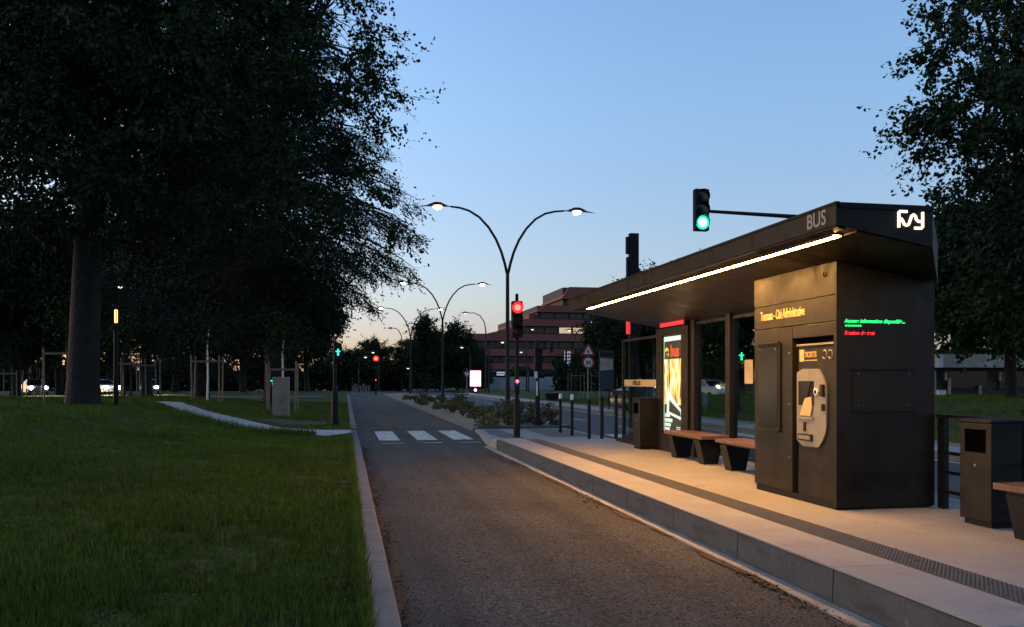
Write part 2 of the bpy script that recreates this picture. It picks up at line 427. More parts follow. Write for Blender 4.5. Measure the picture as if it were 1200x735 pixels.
ramp = thing('platform_ramp_kerb', (3.5, 19, 0), kind='structure')
y = 19.
while y < 25.6:
    x = lane_right(y)+.01; h0 = max(pz(y), .05)+.004
    MB().prism([(x, -.1), (x+.20, -.1), (x+.20, h0), (x+.02, h0), (x, h0-.02)], 'y', y+.004, y+.546).build('kerb_stone', 'coping', ramp)
    y += .55
gt = thing('gutter', (3.3, 0, 0), kind='structure')
y = -8.
while y < 19.5:
    MB().box(3.24+rnd.uniform(-.012, .012), 3.372, y+.004, y+.996, -.05, .022).build('gutter_slab', 'gutter', gt); y += 1.
# tactile strip: studded tiles sharing one mesh
tm = MB().box(0, .30, 0, .40, 0, .006)
for i in range(9):
    for j in range(10):
        cx = .017+i*.0333; cy = .02+j*.04
        a, b = .011, .007
        tm.add([(cx-a, cy-a, .006), (cx+a, cy-a, .006), (cx+a, cy+a, .006), (cx-a, cy+a, .006), (cx-b, cy-b, .012), (cx+b, cy-b, .012), (cx+b, cy+b, .012), (cx-b, cy+b, .012)],
               [(4, 5, 6, 7), (0, 1, 5, 4), (1, 2, 6, 5), (2, 3, 7, 6), (3, 0, 4, 7)])
ts = thing('tactile_strip', (3.94, 0, PZ-.002), kind='structure')
t0 = tm.build('tactile_tile', 'tactile', ts, local=True); t0.location = (0, 2.0, 0)
for k in range(1, 41):
    t = dup(t0, ts); t.location = (0, 2.0+k*.404, 0)
for a, b, c, d in ((3.98, 4.55, 21.6, 25.2), (5.35, 6.55, 22.0, 25.3)):
    tag(MB().box(a, b, c, d, pz(23)-.02, pz(23)+.003).build('tactile_pad', 'tactile'), kind='structure')

# ------------------------------------------------------------------ footpath across the lawn
cl = [(.16, 24.2), (-1.2, 24.9), (-2.6, 26.4), (-4.2, 29.2), (-5.4, 32.2), (-6.9, 35.8)]
pts = []
for i in range(len(cl)-1):
    for k in range(8):
        t = k/8; pts.append((cl[i][0]*(1-t)+cl[i+1][0]*t, cl[i][1]*(1-t)+cl[i+1][1]*t))
pts.append(cl[-1])
vs = []; fs = []; W = 7
for i, (x, y) in enumerate(pts):
    a = pts[max(i-1, 0)]; b = pts[min(i+1, len(pts)-1)]
    dx, dy = b[0]-a[0], b[1]-a[1]; l = math.hypot(dx, dy); nx_, ny_ = -dy/l, dx/l
    hw = 1.4-.95*(i/39)**.6
    for k in range(W):
        q = (k/(W-1)-.5)*2*hw+rnd.uniform(-.05, .05)*(k in (0, W-1))
        px_, py_ = x+nx_*q, y+ny_*q
        px_ = min(px_, .15)
        vs.append((px_, py_, float(hL(px_, py_))+.022))
for i in range(len(pts)-1):
    for k in range(W-1): fs.append((i*W+k, i*W+k+1, (i+1)*W+k+1, (i+1)*W+k))
tag(MB().add(vs, fs).build('footpath', 'path'), kind='structure')
soil = MB()
n = 22
c0 = (-1.7, 29.5); ring = []
for k in range(n):
    a = 2*math.pi*k/n; r_ = 1+.15*math.sin(3*a)
    x, y = c0[0]+1.6*r_*math.cos(a), c0[1]+1.5*r_*math.sin(a)
    ring.append((x, y, float(hL(x, y))+.012))
soil.add([(c0[0], c0[1], float(hL(*c0))+.02)]+ring, [(0, 1+k, 1+(k+1) % n) for k in range(n)])
tag(soil.build('soil_patch', 'soil'), kind='structure')

# planted bed between the lane and the road
bed = MB(); by = [26, 30, 36, 44, 54, 66, 80, 91]
vs = []; fs = []
for y in by:
    for k, x in enumerate(np.linspace(lane_right(y)+.14, 7.02, 7)):
        vs.append((x, y, .07+.10*math.sin(k/6*math.pi)+rnd.uniform(-.02, .02)))
for i in range(len(by)-1):
    for k in range(6): fs.append((i*7+k, i*7+k+1, (i+1)*7+k+1, (i+1)*7+k))
tag(bed.add(vs, fs).build('planting_bed', 'mulch'), kind='structure')
be = thing('bed_end_kerb', (5, 26, 0), kind='structure')
for k in range(3):
    MB().box(3.98+k*1.02, 4.98+k*1.02, 25.88, 26.04, -.05, .17).build('kerb_stone', 'kerbside', be)
kerb_row('bed_road_kerb', lambda y: [(6.98, -.1), (7.12, -.1), (7.12, .13), (6.98, .13)], 26, 92, 3.0, 'kerb')

# ------------------------------------------------------------------ bus shelter
def soff(x): return 2.83+.18*(4.92-x)
GX = 5.96                                      # glass line
sh = thing('bus_shelter', (5.2, 11.5, PZ), 'long dark bus shelter with glowing light strip and sloping cantilevered roof', 'bus shelter')
plan = [(4.21, 6.78), (5.16, 6.78), (6.15, 8.0), (6.15, 15.9), (4.21, 15.9)]
top = 3.15; n = len(plan)
rb = MB()
rb.add([(x, y, soff(x)) for x, y in plan]+[(x, y, top-.05*(x-4.21)) for x, y in plan],
       [tuple(range(n)), tuple(range(2*n-1, n-1, -1))]+[(i, n+i, n+(i+1) % n, (i+1) % n) for i in range(n)])
roof = rb.build('roof', 'anthracite', sh)
# roof edge trim, a thin proud line along the top
tr = MB(); tr.box(4.195, 4.235, 6.765, 15.9, 3.135, 3.158).box(4.236, 5.16, 6.765, 6.80, 3.105, 3.152)
tr.build('edge_trim', 'black', roof)
def sof_panel(x0, x1, y0, y1):
    t = .016
    m = MB(); vs = [(x, y, soff(x)-dz) for dz in (t, .002) for x, y in ((x0, y0), (x1, y0), (x1, y1), (x0, y1))]
    m.add(vs, [(3, 2, 1, 0), (4, 5, 6, 7), (0, 1, 5, 4), (1, 2, 6, 5), (2, 3, 7, 6), (3, 0, 4, 7)])
    return m
py0 = [6.80, 8.3, 9.82, 11.34, 12.86, 14.38, 15.88]
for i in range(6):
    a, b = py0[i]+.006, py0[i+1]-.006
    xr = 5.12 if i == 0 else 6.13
    sof_panel(4.225, 4.316, a, b).build('soffit_panel', 'anthracite' if i == 0 else 'soffit', roof)  # near-end panels coloured near-black, their lack of light put into the colour
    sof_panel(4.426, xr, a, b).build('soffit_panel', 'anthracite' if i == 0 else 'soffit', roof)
# light strip: housing and diffuser
zl = soff(4.37)
MB().box(4.318, 4.424, 7.02, 15.16, zl-.018, zl+.02).build('light_housing', 'anthracite', sh)
for xa_, xb_ in ((4.320, 4.329), (4.413, 4.422)): MB().box(xa_, xb_, 7.02, 15.16, zl-.034, zl-.0185).build('light_rail', 'anthracite', sh)
MB().box(4.330, 4.412, 7.06, 15.12, zl-.032, zl-.0185).build('light_strip', 'led', sh)
# wall posts and rails
def wall_y(u): return ground_y(u, GX)
yA, yB, yEnd = wall_y(857), wall_y(815.5), wall_y(731)
for yy, ww in ((yA, .16), (yB, .15), (9.80, .10)):
    MB().box(GX-.07, GX+.07, yy-ww/2, yy+ww/2, PZ, soff(GX)+.02, .006).build('post', 'anthracite', sh)
def pane(y0, y1, z0, z1):
    MB().box(GX-.03, GX+.03, y0, y1, z0-.05, z0).build('bottom_rail', 'anthracite', sh)
    f = MB().box(GX-.03, GX+.03, y0, y1, z1, z1+.05).build('top_rail', 'anthracite', sh)
    MB().box(GX-.005, GX+.005, y0+.003, y1-.003, z0+.001, z1-.001).build('pane', 'glass', f)
    return f
pane(9.86, yA-.085, PZ+.16, 2.55); pane(yA+.085, yB-.08, PZ+.16, 2.55)
far = pane(15.62, yEnd-.03, PZ+.13, 2.42)
MB().box(GX-.035, GX+.035, yEnd-.03, yEnd+.03, PZ-.02, 2.47).build('post', 'anthracite', sh)
MB().box(GX-.16, GX+.10, 15.4, yEnd+.05, PZ-.02, PZ+.075).build('plinth', 'anthracite', sh)
# yellow decal band on the far pane
dcl = MB().box(GX-.011, GX-.006, 15.65, yEnd-.06, 1.46, 1.60).build('decal_band', 'sand', far)
text('decal_lettering', 'FÉBUS', .12, 'black', (GX-.013, 17.2, 1.485), (0, -1, 0), (0, 0, 1), far, .004, 1.5, .001)
# notice on the near pane
yn = wall_y(878)
MB().box(GX-.012, GX-.006, yn-.13, yn+.13, 1.54, 1.90).build('notice', 'gutter', sh)
# fascia lettering on the long side
text('fascia_lettering', 'BUS', .19, 'steel', (4.207, 7.26, 2.99), (0, -1, 0), (0, 0, 1), sh, .004, 1.0, .003)
# glowing emblem at the end face
def emblem(parent, origin, wdt, hgt):
    P0 = lambda a, b: (origin[0]+a*wdt, origin[1], origin[2]+b*hgt)
    m = MB(); r_ = .0125
    def st(pts): m.tube([P0(*p) for p in pts], r_, 8)
    st([(.06, .04), (.06, .5), (.06, .90), (.09, .95), (.2, .96), (.36, .96)])
    st([(.06, .56), (.14, .55), (.20, .42), (.26, .22), (.34, .16), (.42, .22), (.48, .48), (.53, .72), (.60, .80), (.67, .72), (.71, .52), (.78, .42), (.94, .41)])
    st([(.94, .96), (.94, .5), (.94, .10), (.90, .04), (.80, .03), (.64, .03)])
    return m.build('emblem', 'logo', parent, smooth=True)
pe0 = at(1052, 267, 7.60)
emblem(sh, (4.80, 6.772, 2.945), .27, .155)

# ------------------------------------------------------------------ ticket kiosk
KX0, KX1, KY0, KY1 = 4.92, 6.05, 7.92, 9.70
kk = thing('ticket_kiosk', (5.5, 8.8, PZ), 'dark metal kiosk with station name and dotted message display under the roof', 'kiosk')
def under(x): return soff(x)-.017
MB().prism([(KX0+.34, PZ), (KX1-.012, PZ), (KX1-.012, under(KX1)), (KX0+.34, under(KX0+.34))], 'y', KY0+.03, KY1-.0).build('core', 'cladding', kk)
def fpan(name, y0, y1, z0, z1, dx=0., m='cladding', x1=None):
    return MB().box(KX0+dx, x1 or KX0+.335, y0, y1, z0, z1, .004).build(name, m, kk)
yB0, yB1 = 7.985, 8.80                        # bay of the ticket machine
MB().prism([(KX0, 2.478), (KX0+.335, 2.478), (KX0+.335, under(KX0+.335)-.001), (KX0, under(KX0)-.001)], 'y', KY0+.032, KY1).build('header_panel', 'cladding', kk)
fpan('name_panel', KY0+.032, KY1, 2.205, 2.470)
fpan('side_door', yB1+.006, KY1, PZ+.07, 2.197, .004)
fpan('jamb', KY0+.032, yB0-.004, PZ+.02, 2.197, .004)
fpan('lintel', yB0, yB1, 2.06, 2.197, .006)
MB().box(KX0+.02, KX1-.03, KY0+.05, KY1-.02, PZ-.01, PZ+.065).build('plinth', 'black', kk)
# end face: large panel with access hatch and louvres
MB().prism([(KX0+.0, PZ+.02), (KX1, PZ+.02), (KX1, under(KX1)), (KX0, under(KX0)-.001)], 'y', KY0, KY0+.028).build('end_panel', 'cladding', kk)
hx0, hx1, hz0, hz1 = 5.10, 5.80, 1.285, 1.72
h = MB().box(hx0, hx1, KY0-.012, KY0-.001, hz0, hz1, .004).build('access_hatch', 'cladding', kk)
MB().box(hx0-.01, hx1+.01, KY0-.030, KY0-.013, hz1-.012, hz1+.01).build('hatch_edge', 'pole', h)
MB().box(hx0-.005, hx1, KY0-.024, KY0-.013, hz0-.012, hz0+.004).build('hatch_edge', 'pole', h)
for sx in (hx0+.06, hx1-.06):
    for sz in (hz0+.05, hz1-.06):
        MB().lathe((sx, KY0-.018, sz), [(.006, 0), (.006, .007)], 8, 'y').build('screw', 'steel', h)
for r_ in range(6):
    for c in range(8):
        x = 5.10+c*.083; z = .46+r_*.034
        MB().box(x, x+.062, KY0-.006, KY0-.001, z, z+.014, .002).build('louvre', 'anthracite', kk)
# message display
text('message_line', 'Aucune information disponible...', .052, 'ledgreen', (5.01, KY0-.002, 2.185), (1, 0, 0), (0, 0, 1), kk, .0022, 1.02, .001, shear=.2)
text('message_line', '*******', .05, 'ledgreen', (5.015, KY0-.002, 2.128), (1, 0, 0), (0, 0, 1), kk, .001, 1.3, .001)
text('message_line', 'Session de test', .054, 'ledred', (5.01, KY0-.002, 2.062), (1, 0, 0), (0, 0, 1), kk, .0022, 1.04, .001, shear=.2)
# station name
text('station_name', 'Tourasse - Cité Administrative', .155, 'sand', (KX0-.004, 9.53, 2.305), (0, -1, 0), (0, 0, 1), kk, .002, .515, .004)
# timetable case on the door, hooded top and bottom
tc_ = MB().box(KX0-.020, KX0+.003, 9.05, 9.58, 1.02, 2.02, .004).build('timetable_case', 'cladding', kk)
MB().box(KX0-.05, KX0-.021, 9.03, 9.60, 2.022, 2.040).build('case_hood', 'pole', tc_)
MB().box(KX0-.045, KX0-.021, 9.03, 9.60, 1.000, 1.018).build('case_hood', 'pole', tc_)
MB().box(KX0-.026, KX0-.021, 9.09, 9.54, 1.06, 1.98).build('case_window', 'winglass', tc_)
for sy_ in (9.13, 9.50):
    MB().lathe((KX0-.032, sy_, 1.955), [(.008, 0), (.008, .006)], 8, 'x').build('screw', 'steel', tc_)
for sz in (.72, 1.32, 1.9):
    MB().lathe((KX0-.008, 8.86, sz), [(.010, 0), (.010, .011)], 8, 'x').build('lock', 'steel', kk)
cp = [Vector((KX0-.012, 8.12+.025*math.cos(a), 2.70+.028*math.sin(a))) for a in [math.pi*.8+k*math.pi*1.5/8 for k in range(9)]]
MB().tube(cp, .006, 6).build('hook', 'black', kk)

# ticket machine ----------------------------------------------------
tmx = KX0+.045
tk = thing('ticket_machine', (5.1, 8.4, PZ), 'ticket vending machine with rounded steel fascia set into the kiosk', 'ticket machine')
my0, my1 = yB0+.012, yB1-.055
MB().box(tmx, KX0+.333, my0, my1, PZ+.01, 1.97, .006).build('housing', 'cladding', tk)
MB().box(tmx-.02, tmx+.1, my0-.004, my1+.004, 1.972, 1.992).build('top_lip', 'steel', tk)
MB().box(tmx-.006, tmx-.001, my0+.01, my1-.01, PZ+.05, .555, .002).build('kick_panel', 'cladding', tk)
# steel fascia: rounded plate, flat on the far side
plate = []
zc, hh, yl, yr = 1.295, .425, my1-.005, my0+.11
K = 20
for k in range(K+1):
    t = k/K; z = zc+hh*math.cos(math.pi*t)
    plate.append((yr+(.30)*(1-math.sqrt(max(0, 1-((z-zc)/hh*.92)**2)))*1.15 if abs(z-zc) > .20 else yr+.04, z))
plate = [(yl, zc-hh*.86)]+[(yl-.12, zc-hh)]+[(max(p[0], yr+.0), p[1]) for p in reversed(plate)][1:-1]+[(yl-.12, zc+hh), (yl, zc+hh*.90)]
fa = MB().prism(plate, 'x', tmx-.022, tmx-.001).build('steel_fascia', 'steel', tk)
xf = tmx-.024
MB().box(xf-.004, xf, my1-.36, my1-.05, 1.319, 1.585).build('screen_recess', 'black', fa)
MB().prism([(my1-.09, 1.585), (my1-.32, 1.585), (my1-.25, 1.419), (my1-.17, 1.402)], 'x', xf-.012, xf-.005).build('screen', 'winglass', fa)
MB().prism([(my1-.09, 1.207), (my1-.31, 1.207), (my1-.34, 1.302), (my1-.33, 1.415), (my1-.20, 1.398)], 'x', xf-.014, xf-.005).build('instruction_sheet', 'sand', fa)
MB().box(xf-.014, xf, my1-.36, my1-.05, 1.165, 1.190, .003).build('ledge', 'steel', fa)
MB().lathe((xf-.014, my1-.415, 1.469), [(.040, .013), (.042, 0), (.024, -.004), (.022, .010)], 14, 'x').build('card_reader', 'white', fa)
MB().lathe((xf-.020, my1-.415, 1.469), [(.020, 0), (.020, .004)], 12, 'x').build('reader_lens', 'black', fa)
MB().box(xf-.030, xf, my0+.17, my0+.235, 1.419, 1.552, .012).build('coin_slot', 'cladding', fa)
MB().box(xf-.016, xf, my0+.17, my0+.225, 1.269, 1.344, .008).build('keypad', 'black', fa)
MB().box(xf-.012, xf, my1-.20, my1-.155, 1.036, 1.136, .006).build('receipt_slot', 'cladding', fa)
tr_ = MB().box(xf-.018, xf, my1-.34, my1-.05, 0.932, 1.007, .006).build('ticket_tray', 'cladding', fa)
MB().box(xf-.022, xf-.019, my1-.31, my1-.08, 0.949, 0.990).build('tray_flap', 'steel', tr_)
MB().box(tmx-.005, tmx-.001, my1-.125, my1-.035, 1.80, 1.93).build('ticket_symbol', 'sand', tk)
text('ticket_lettering', 'TICKETS', .085, 'sand', (tmx-.003, my1-.145, 1.845), (0, -1, 0), (0, 0, 1), tk, .001, .72, .002)
MB().box(tmx-.004, tmx-.001, my1-.39, my1-.15, 1.805, 1.815).build('underline', 'sand', tk)
for k in range(2):
    cy = my0+.21-k*.11
    ring = [Vector((tmx-.004, cy+.04*math.cos(a), 1.865+.045*math.sin(a))) for a in [.6+i*5.2/12 for i in range(13)]]
    MB().tube(ring, .007, 6).build('payment_symbol', 'steel', tk)

# ------------------------------------------------------------------ advert panel and red header
ya, yb = 14.02, 15.56
ad = thing('advert_panel', (GX, 14.8, PZ), 'tall lit advertisement panel in a dark frame beside the bench', 'advert panel')
fr = MB().box(GX-.11, GX+.09, ya, ya+.30, PZ, 2.56, .006).box(GX-.11, GX+.09, yb-.30, yb, PZ, 2.56, .006).box(GX-.11, GX+.09, ya+.301, yb-.301, 2.42, 2.56).box(GX-.11, GX+.09, ya+.301, yb-.301, PZ, .60)
fr.build('frame', 'anthracite', ad)
A0, A1 = ya+.30, yb-.30                       # near and far edge of the lit sheet
xa = GX-.06
MB().box(xa, xa+.05, A0+.002, A1-.002, .602, 2.418).build('light_box', 'addark', ad)
def flat(name, m, pts, dx, p=ad): return MB().prism(pts, 'x', xa-.004-dx, xa-.001-dx).build(name, m, p)
flat('picture', 'adphoto', [(A1-.02, 1.98), (A0+.02, 1.98), (A0+.02, 1.14), (A1-.02, 1.14)], 0)
flat('top_band', 'adwhite', [(A1-.02, 2.40), (A0+.02, 2.40), (A0+.02, 2.32), (A1-.02, 2.31)], 0)
flat('edge_line', 'adwhite', [(A1-.005, 2.40), (A1-.018, 2.40), (A1-.018, .62), (A1-.005, .62)], 0)
text('title_letter', 'e', .34, 'adyellow', (xa-.004, A1-.05, 2.03), (0, -1, 0), (0, 0, 1), ad, .012, 1.15, .002)
text('title_lettering', 'bus', .30, 'adred', (xa-.004, A1-.33, 2.03), (0, -1, 0), (0, 0, 1), ad, .010, 1.0, .002)
flat('white_shape', 'adwhite', [(A1-.20, 1.34), (A1-.30, 1.36), (A0+.02, 1.02), (A0+.06, .98), (A0+.02, .86), (A1-.15, .98)], .004)
flat('shape_inset', 'addark', [(A1-.30, 1.22), (A0+.12, 1.02), (A0+.10, .93), (A1-.28, 1.01)], .008)
def blocks(z, segs, hgt):
    for a, b in segs: flat('print_block', 'adwhite', [(A1-a, z), (A1-b, z), (A1-b, z+hgt), (A1-a, z+hgt)], 0)
blocks(.905, ((.06, .10), (.115, .20), (.215, .30)), .065)
blocks(.815, ((.06, .13), (.145, .16), (.175, .30), (.315, .42)), .065)
blocks(.735, ((.06, .15), (.165, .25), (.265, .34)), .06)
blocks(.665, ((.06, .12), (.135, .20), (.215, .29)), .05)
for z in (.67, .70, .73): blocks(z, ((.62, .80),), .012)
rs = thing('stop_header_sign', (GX, 14.6, 2.5), 'red lit sign box under the roof above the advertisement', 'sign')
MB().box(GX-.135, GX-.02, 14.08, 15.30, 2.57, 2.70, .004).build('box', 'black', rs)
MB().box(GX-.145, GX-.136, 14.12, 15.26, 2.578, 2.692).build('red_face', 'redsign', rs)

# ------------------------------------------------------------------ benches
def bench(y0, y1, label):
    b = thing('bench', (5.67, (y0+y1)/2, PZ), label, 'bench', 'platform benches')
    npl = 4; wd = .50/npl
    for k in range(npl):
        MB().box(5.42+k*wd+.004, 5.42+(k+1)*wd-.004, y0, y1, PZ+.40, PZ+.455, .006).build('seat_slat', 'wood', b)
    MB().box(5.46, 5.88, y0+.12, y1-.12, PZ+.375, PZ+.399).build('seat_bracket', 'black', b)
    for yy in (y0+.22, y1-.24):
        MB().prism([(5.45, PZ+.374), (5.87, PZ+.374), (5.79, PZ), (5.54, PZ)], 'y', yy-.03, yy+.03).build('leg', 'black', b)
        MB().prism([(5.438, PZ+.374), (5.449, PZ+.374), (5.539, PZ), (5.528, PZ)], 'y', yy-.11, yy+.11).build('leg_flange', 'pole', b)
    return b
bench(12.45, 14.05, 'wooden slat bench in front of the advertisement panel')
bench(10.35, 11.95, 'wooden slat bench partly hidden by the kiosk')
bench(4.9, 6.37, 'wooden slat bench cut off at the right edge, before the bin')

# ------------------------------------------------------------------ litter bins
def bin_(x0, y0, w_, l_, hgt, label):
    b = thing('litter_bin', (x0+w_/2, y0+l_/2, PZ), label, 'bin', 'platform bins')
    MB().box(x0+.03, x0+w_-.03, y0+.03, y0+l_-.03, PZ, PZ+.05).build('plinth', 'black', b)
    MB().box(x0, x0+w_, y0, y0+l_, PZ+.051, PZ+hgt-.03, .008).build('body', 'anthracite', b)
    MB().box(x0-.006, x0+w_+.006, y0-.006, y0+l_+.006, PZ+hgt-.028, PZ+hgt, .006).build('lid', 'anthracite', b)
    o = MB().box(x0-.004, x0+.004, y0+.07, y0+l_-.07, PZ+hgt-.30, PZ+hgt-.09).build('opening', 'void', b)
    MB().box(x0-.010, x0-.0045, y0+.055, y0+l_-.055, PZ+hgt-.089, PZ+hgt-.075).build('opening_lip', 'anthracite', o)
    MB().lathe((x0-.006, y0+l_/2, PZ+.55), [(.012, 0), (.012, .006)], 8, 'x').build('lock', 'steel', b)
bin_(5.66, 6.66, .32, .40, .97, 'dark square litter bin by the railing at the right')
bin_(5.52, 15.55, .33, .42, .98, 'dark square litter bin beyond the benches, at the glass pane')

# ------------------------------------------------------------------ railing behind the platform
rl = thing('platform_railing', (6.1, 5, PZ), 'dark metal railing with horizontal bars behind the bin', 'railing')
for k in range(7):
    MB().box(6.06, 6.12, 7.84-k*1.05-.05, 7.84-k*1.05+.05, PZ, PZ+.94, .004).build('post', 'anthracite', rl)
for z in (.16, .36, .56):
    MB().box(6.08, 6.10, -.5, 7.90, PZ+z, PZ+z+.035).build('bar', 'anthracite', rl)
MB().box(6.05, 6.13, -.6, 7.905, PZ+.941, PZ+.975, .004).build('handrail', 'anthracite', rl)

# ------------------------------------------------------------------ bollards
def bollard(u, x, hgt, white, label):
    y = ground_y(u, x); z = pz(y)-.004
    b = thing('bollard', (x, y, z), label, 'bollard', 'bollards at the platform end')
    MB().lathe((x, y, z), [(.045, 0), (.045, hgt-.16), (.04, hgt-.15)], 12).build('shaft', 'black', b, smooth=True)
    if white: MB().lathe((x, y, z+hgt-.149), [(.044, 0), (.046, .02), (.046, .12), (.03, .149)], 12).build('cap', 'white', b, smooth=True)
    else: MB().lathe((x, y, z+hgt-.149), [(.028, 0), (.028, .03), (.046, .06), (.05, .09), (.044, .125), (.02, .149)], 12).build('ball_top', 'black', b, smooth=True)
bollard(656.6, 6.02, 1.12, True, 'white-capped bollard farthest from the shelter')
bollard(670.2, 6.02, 1.12, True, 'white-capped bollard nearer to the shelter')
bollard(690.2, 6.02, 1.02, False, 'black round-topped bollard next to the white-capped ones')
bollard(705.2, 6.02, 1.02, False, 'middle one of three black round-topped bollards')
bollard(721.8, 6.02, 1.02, False, 'black round-topped bollard nearest the shelter glass')

# ------------------------------------------------------------------ totem mast
tp = at(742.5, 445, 18.7); TX, TY = tp.x, tp.y
to = thing('stop_totem', (TX, TY, pz(TY)), 'tall slim dark totem mast rising above the shelter roof', 'totem')
MB().box(TX-.10, TX+.10, TY-.07, TY+.07, pz(TY), 4.80, .006).build('mast', 'black', to)
MB().box(TX-.17, TX-.101, TY-.05, TY+.05, 4.35, 4.72).build('side_fin', 'black', to)
MB().box(TX-.16, TX-.101, TY-.05, TY+.05, 3.75, 4.28).build('side_fin', 'black', to)
MB().box(TX-.155, TX-.101, TY-.075, TY+.05, 2.60, 2.98).build('red_strip', 'redsign', to)
MB().box(TX-.22, TX+.22, TY-.18, TY+.18, pz(TY)-.01, pz(TY)+.06, .006).build('base_plate', 'black', to)
MB().lathe((TX-.02, TY-.085, 2.95), [(.03, 0), (.03, .014)], 10, 'y').build('spot_lamp', 'lampfar', to)

# ------------------------------------------------------------------ traffic signals
def hood(m, c, r_, dep):
    """open half-round visor round a lens facing -y"""
    n_ = 12; vs = []; fs = []
    for k in range(n_+1):
        a = math.radians(-20)+math.radians(220)*k/n_
        x, z = c[0]+r_*math.cos(a), c[2]+r_*math.sin(a)
        vs += [(x, c[1], z), (x, c[1]-dep*(.45+.55*max(0, math.sin(a))), z)]
    for k in range(n_): fs.append((2*k, 2*k+1, 2*k+3, 2*k+2))
    m.add(vs, fs); return m
# overhead green signal on a mast arm across the road
hd = at(821.5, 246.5, 18.8); po = at(1040, 445, 18.8)
ms = thing('mast_arm_signal', (po.x, po.y, .13), 'overhead traffic signal showing green on a long dark arm', 'traffic signal')
MB().tube([(po.x, po.y, .13), (po.x, po.y, 2.5), (po.x, po.y, 5.12)], [.11, .10, .085], 12).build('pole', 'pole', ms, smooth=True)
MB().tube([(po.x, po.y, 5.02), (po.x-1.5, po.y+.12, 5.12), (hd.x+.12, hd.y+.06, 5.33)], [.075, .05, .035], 10).build('arm', 'pole', ms, smooth=True)
hb = MB().box(hd.x-.165, hd.x+.165, hd.y-.08, hd.y+.08, hd.z-.46, hd.z+.46, .02).build('signal_head', 'black', ms)
for k, mm in ((1, 'winglass'), (0, 'winglass'), (-1, 'greenlamp')):
    c = (hd.x, hd.y-.082, hd.z+k*.285)
    MB().lathe(c, [(.10 if k == -1 else .14, 0), (.095 if k == -1 else .13, -.018), (.06, -.03), (.01, -.034)], 18, 'y').build('lens', mm, hb, smooth=True)
    if k == -1: MB().lathe((c[0], c[1]+.0015, c[2]), [(.152, 0), (.152, -.012), (.10, -.024), (.098, 0)], 20, 'y').build('lens_rim', 'greenring', hb, smooth=True)
    hood(MB(), c, .156, .11).build('visor', 'black', hb)

# red signal at the platform end
def red_signal(u, vb, d, name, label, htop, small=True, kb=1.):
    p = at(u, vb, d); x, y, z = p
    t = thing(name, (x, y, z), label, 'traffic signal')
    MB().lathe((x, y, z), [(.09, 0), (.085, .04), (.078, .9), (.05, .95), (.045, htop-1.0)], 12).build('post', 'black', t, smooth=True)
    hz = z+htop-.52
    h_ = MB().box(x-.13*kb, x+.13*kb, y-.09, y+.09, hz-.52, hz+.36+.15*(kb-1), .025).build('signal_head', 'black', t)
    MB().box(x-.035, x+.035, y-.03, y+.03, hz+.361+.15*(kb-1), hz+.54+.15*(kb-1), .006).build('top_stub', 'black', t)
    c = (x, y-.092, hz+.20)
    MB().lathe(c, [(.075*kb, 0), (.07*kb, -.018), (.04*kb, -.028), (.01, -.03)], 18, 'y').build('lit_lens', 'redhot', h_, smooth=True)
    MB().lathe((c[0], c[1]+.001, c[2]), [(.135*kb, 0), (.135*kb, -.012), (.08*kb, -.020), (.078*kb, 0)], 18, 'y').build('lens_ring', 'redlamp', h_, smooth=True)
    hood(MB(), c, .14*kb, .10).build('visor', 'black', h_)
    for k in (-.08, -.36):
        c2 = (x, y-.092, hz+k)
        MB().lathe(c2, [(.105, 0), (.095, -.012), (.01, -.02)], 16, 'y').build('dark_lens', 'winglass', h_, smooth=True)
        hood(MB(), c2, .125, .13).build('visor', 'black', h_)
    if small:
        hz = 1.56
        r2 = MB().box(x-.075, x+.045, y-.13, y-.045, hz-.30, hz+.07, .012).build('repeater_box', 'black', t)
        MB().lathe((x-.015, y-.132, hz), [(.042, 0), (.036, -.01), (.008, -.016)], 14, 'y').build('repeater_lens', 'reddim', r2, smooth=True)
        MB().lathe((x-.015, y-.132, hz-.10), [(.036, 0), (.032, -.008), (.008, -.012)], 14, 'y').build('repeater_lens', 'winglass', r2, smooth=True)
    return t
red_signal(605.7, 512.8, 20.6, 'red_signal', 'red traffic signal on a black post at the platform end', 3.45)
red_signal(440.5, 463.0, 84, 'red_signal', 'small distant red traffic signal at the far end of the bus lane', 3.9, kb=2.0)

# signal post seen from the side between the lamp post and the bollards
p = at(629.7, 500.8, 26.9); x, y, z = p
t = thing('side_signal', (x, y, z), 'unlit dark signal post with a short side arm near the bollards', 'traffic signal')
MB().lathe((x, y, z), [(.10, 0), (.09, .05), (.085, 1.15), (.055, 1.2), (.05, 2.7), (.03, 2.76)], 12).build('post', 'black', t, smooth=True)
MB().box(x-.10, x+.14, y-.12, y+.12, z+1.75, z+2.5, .02).build('signal_head', 'black', t)
MB().tube([(x, y, z+2.42), (x+.45, y+.05, z+2.50)], .018, 6).build('arm', 'pole', t)
MB().box(x+.40, x+.50, y-.05, y+.10, z+2.36, z+2.66, .01).build('small_head', 'black', t)
MB().box(x-.12, x-.02, y-.11, y-.095, z+1.55, z+1.76).build('plate', 'white', t)
MB().box(x-.06, x-.01, y-.10, y-.088, z+1.0, z+1.45).build('strip', 'white', t)

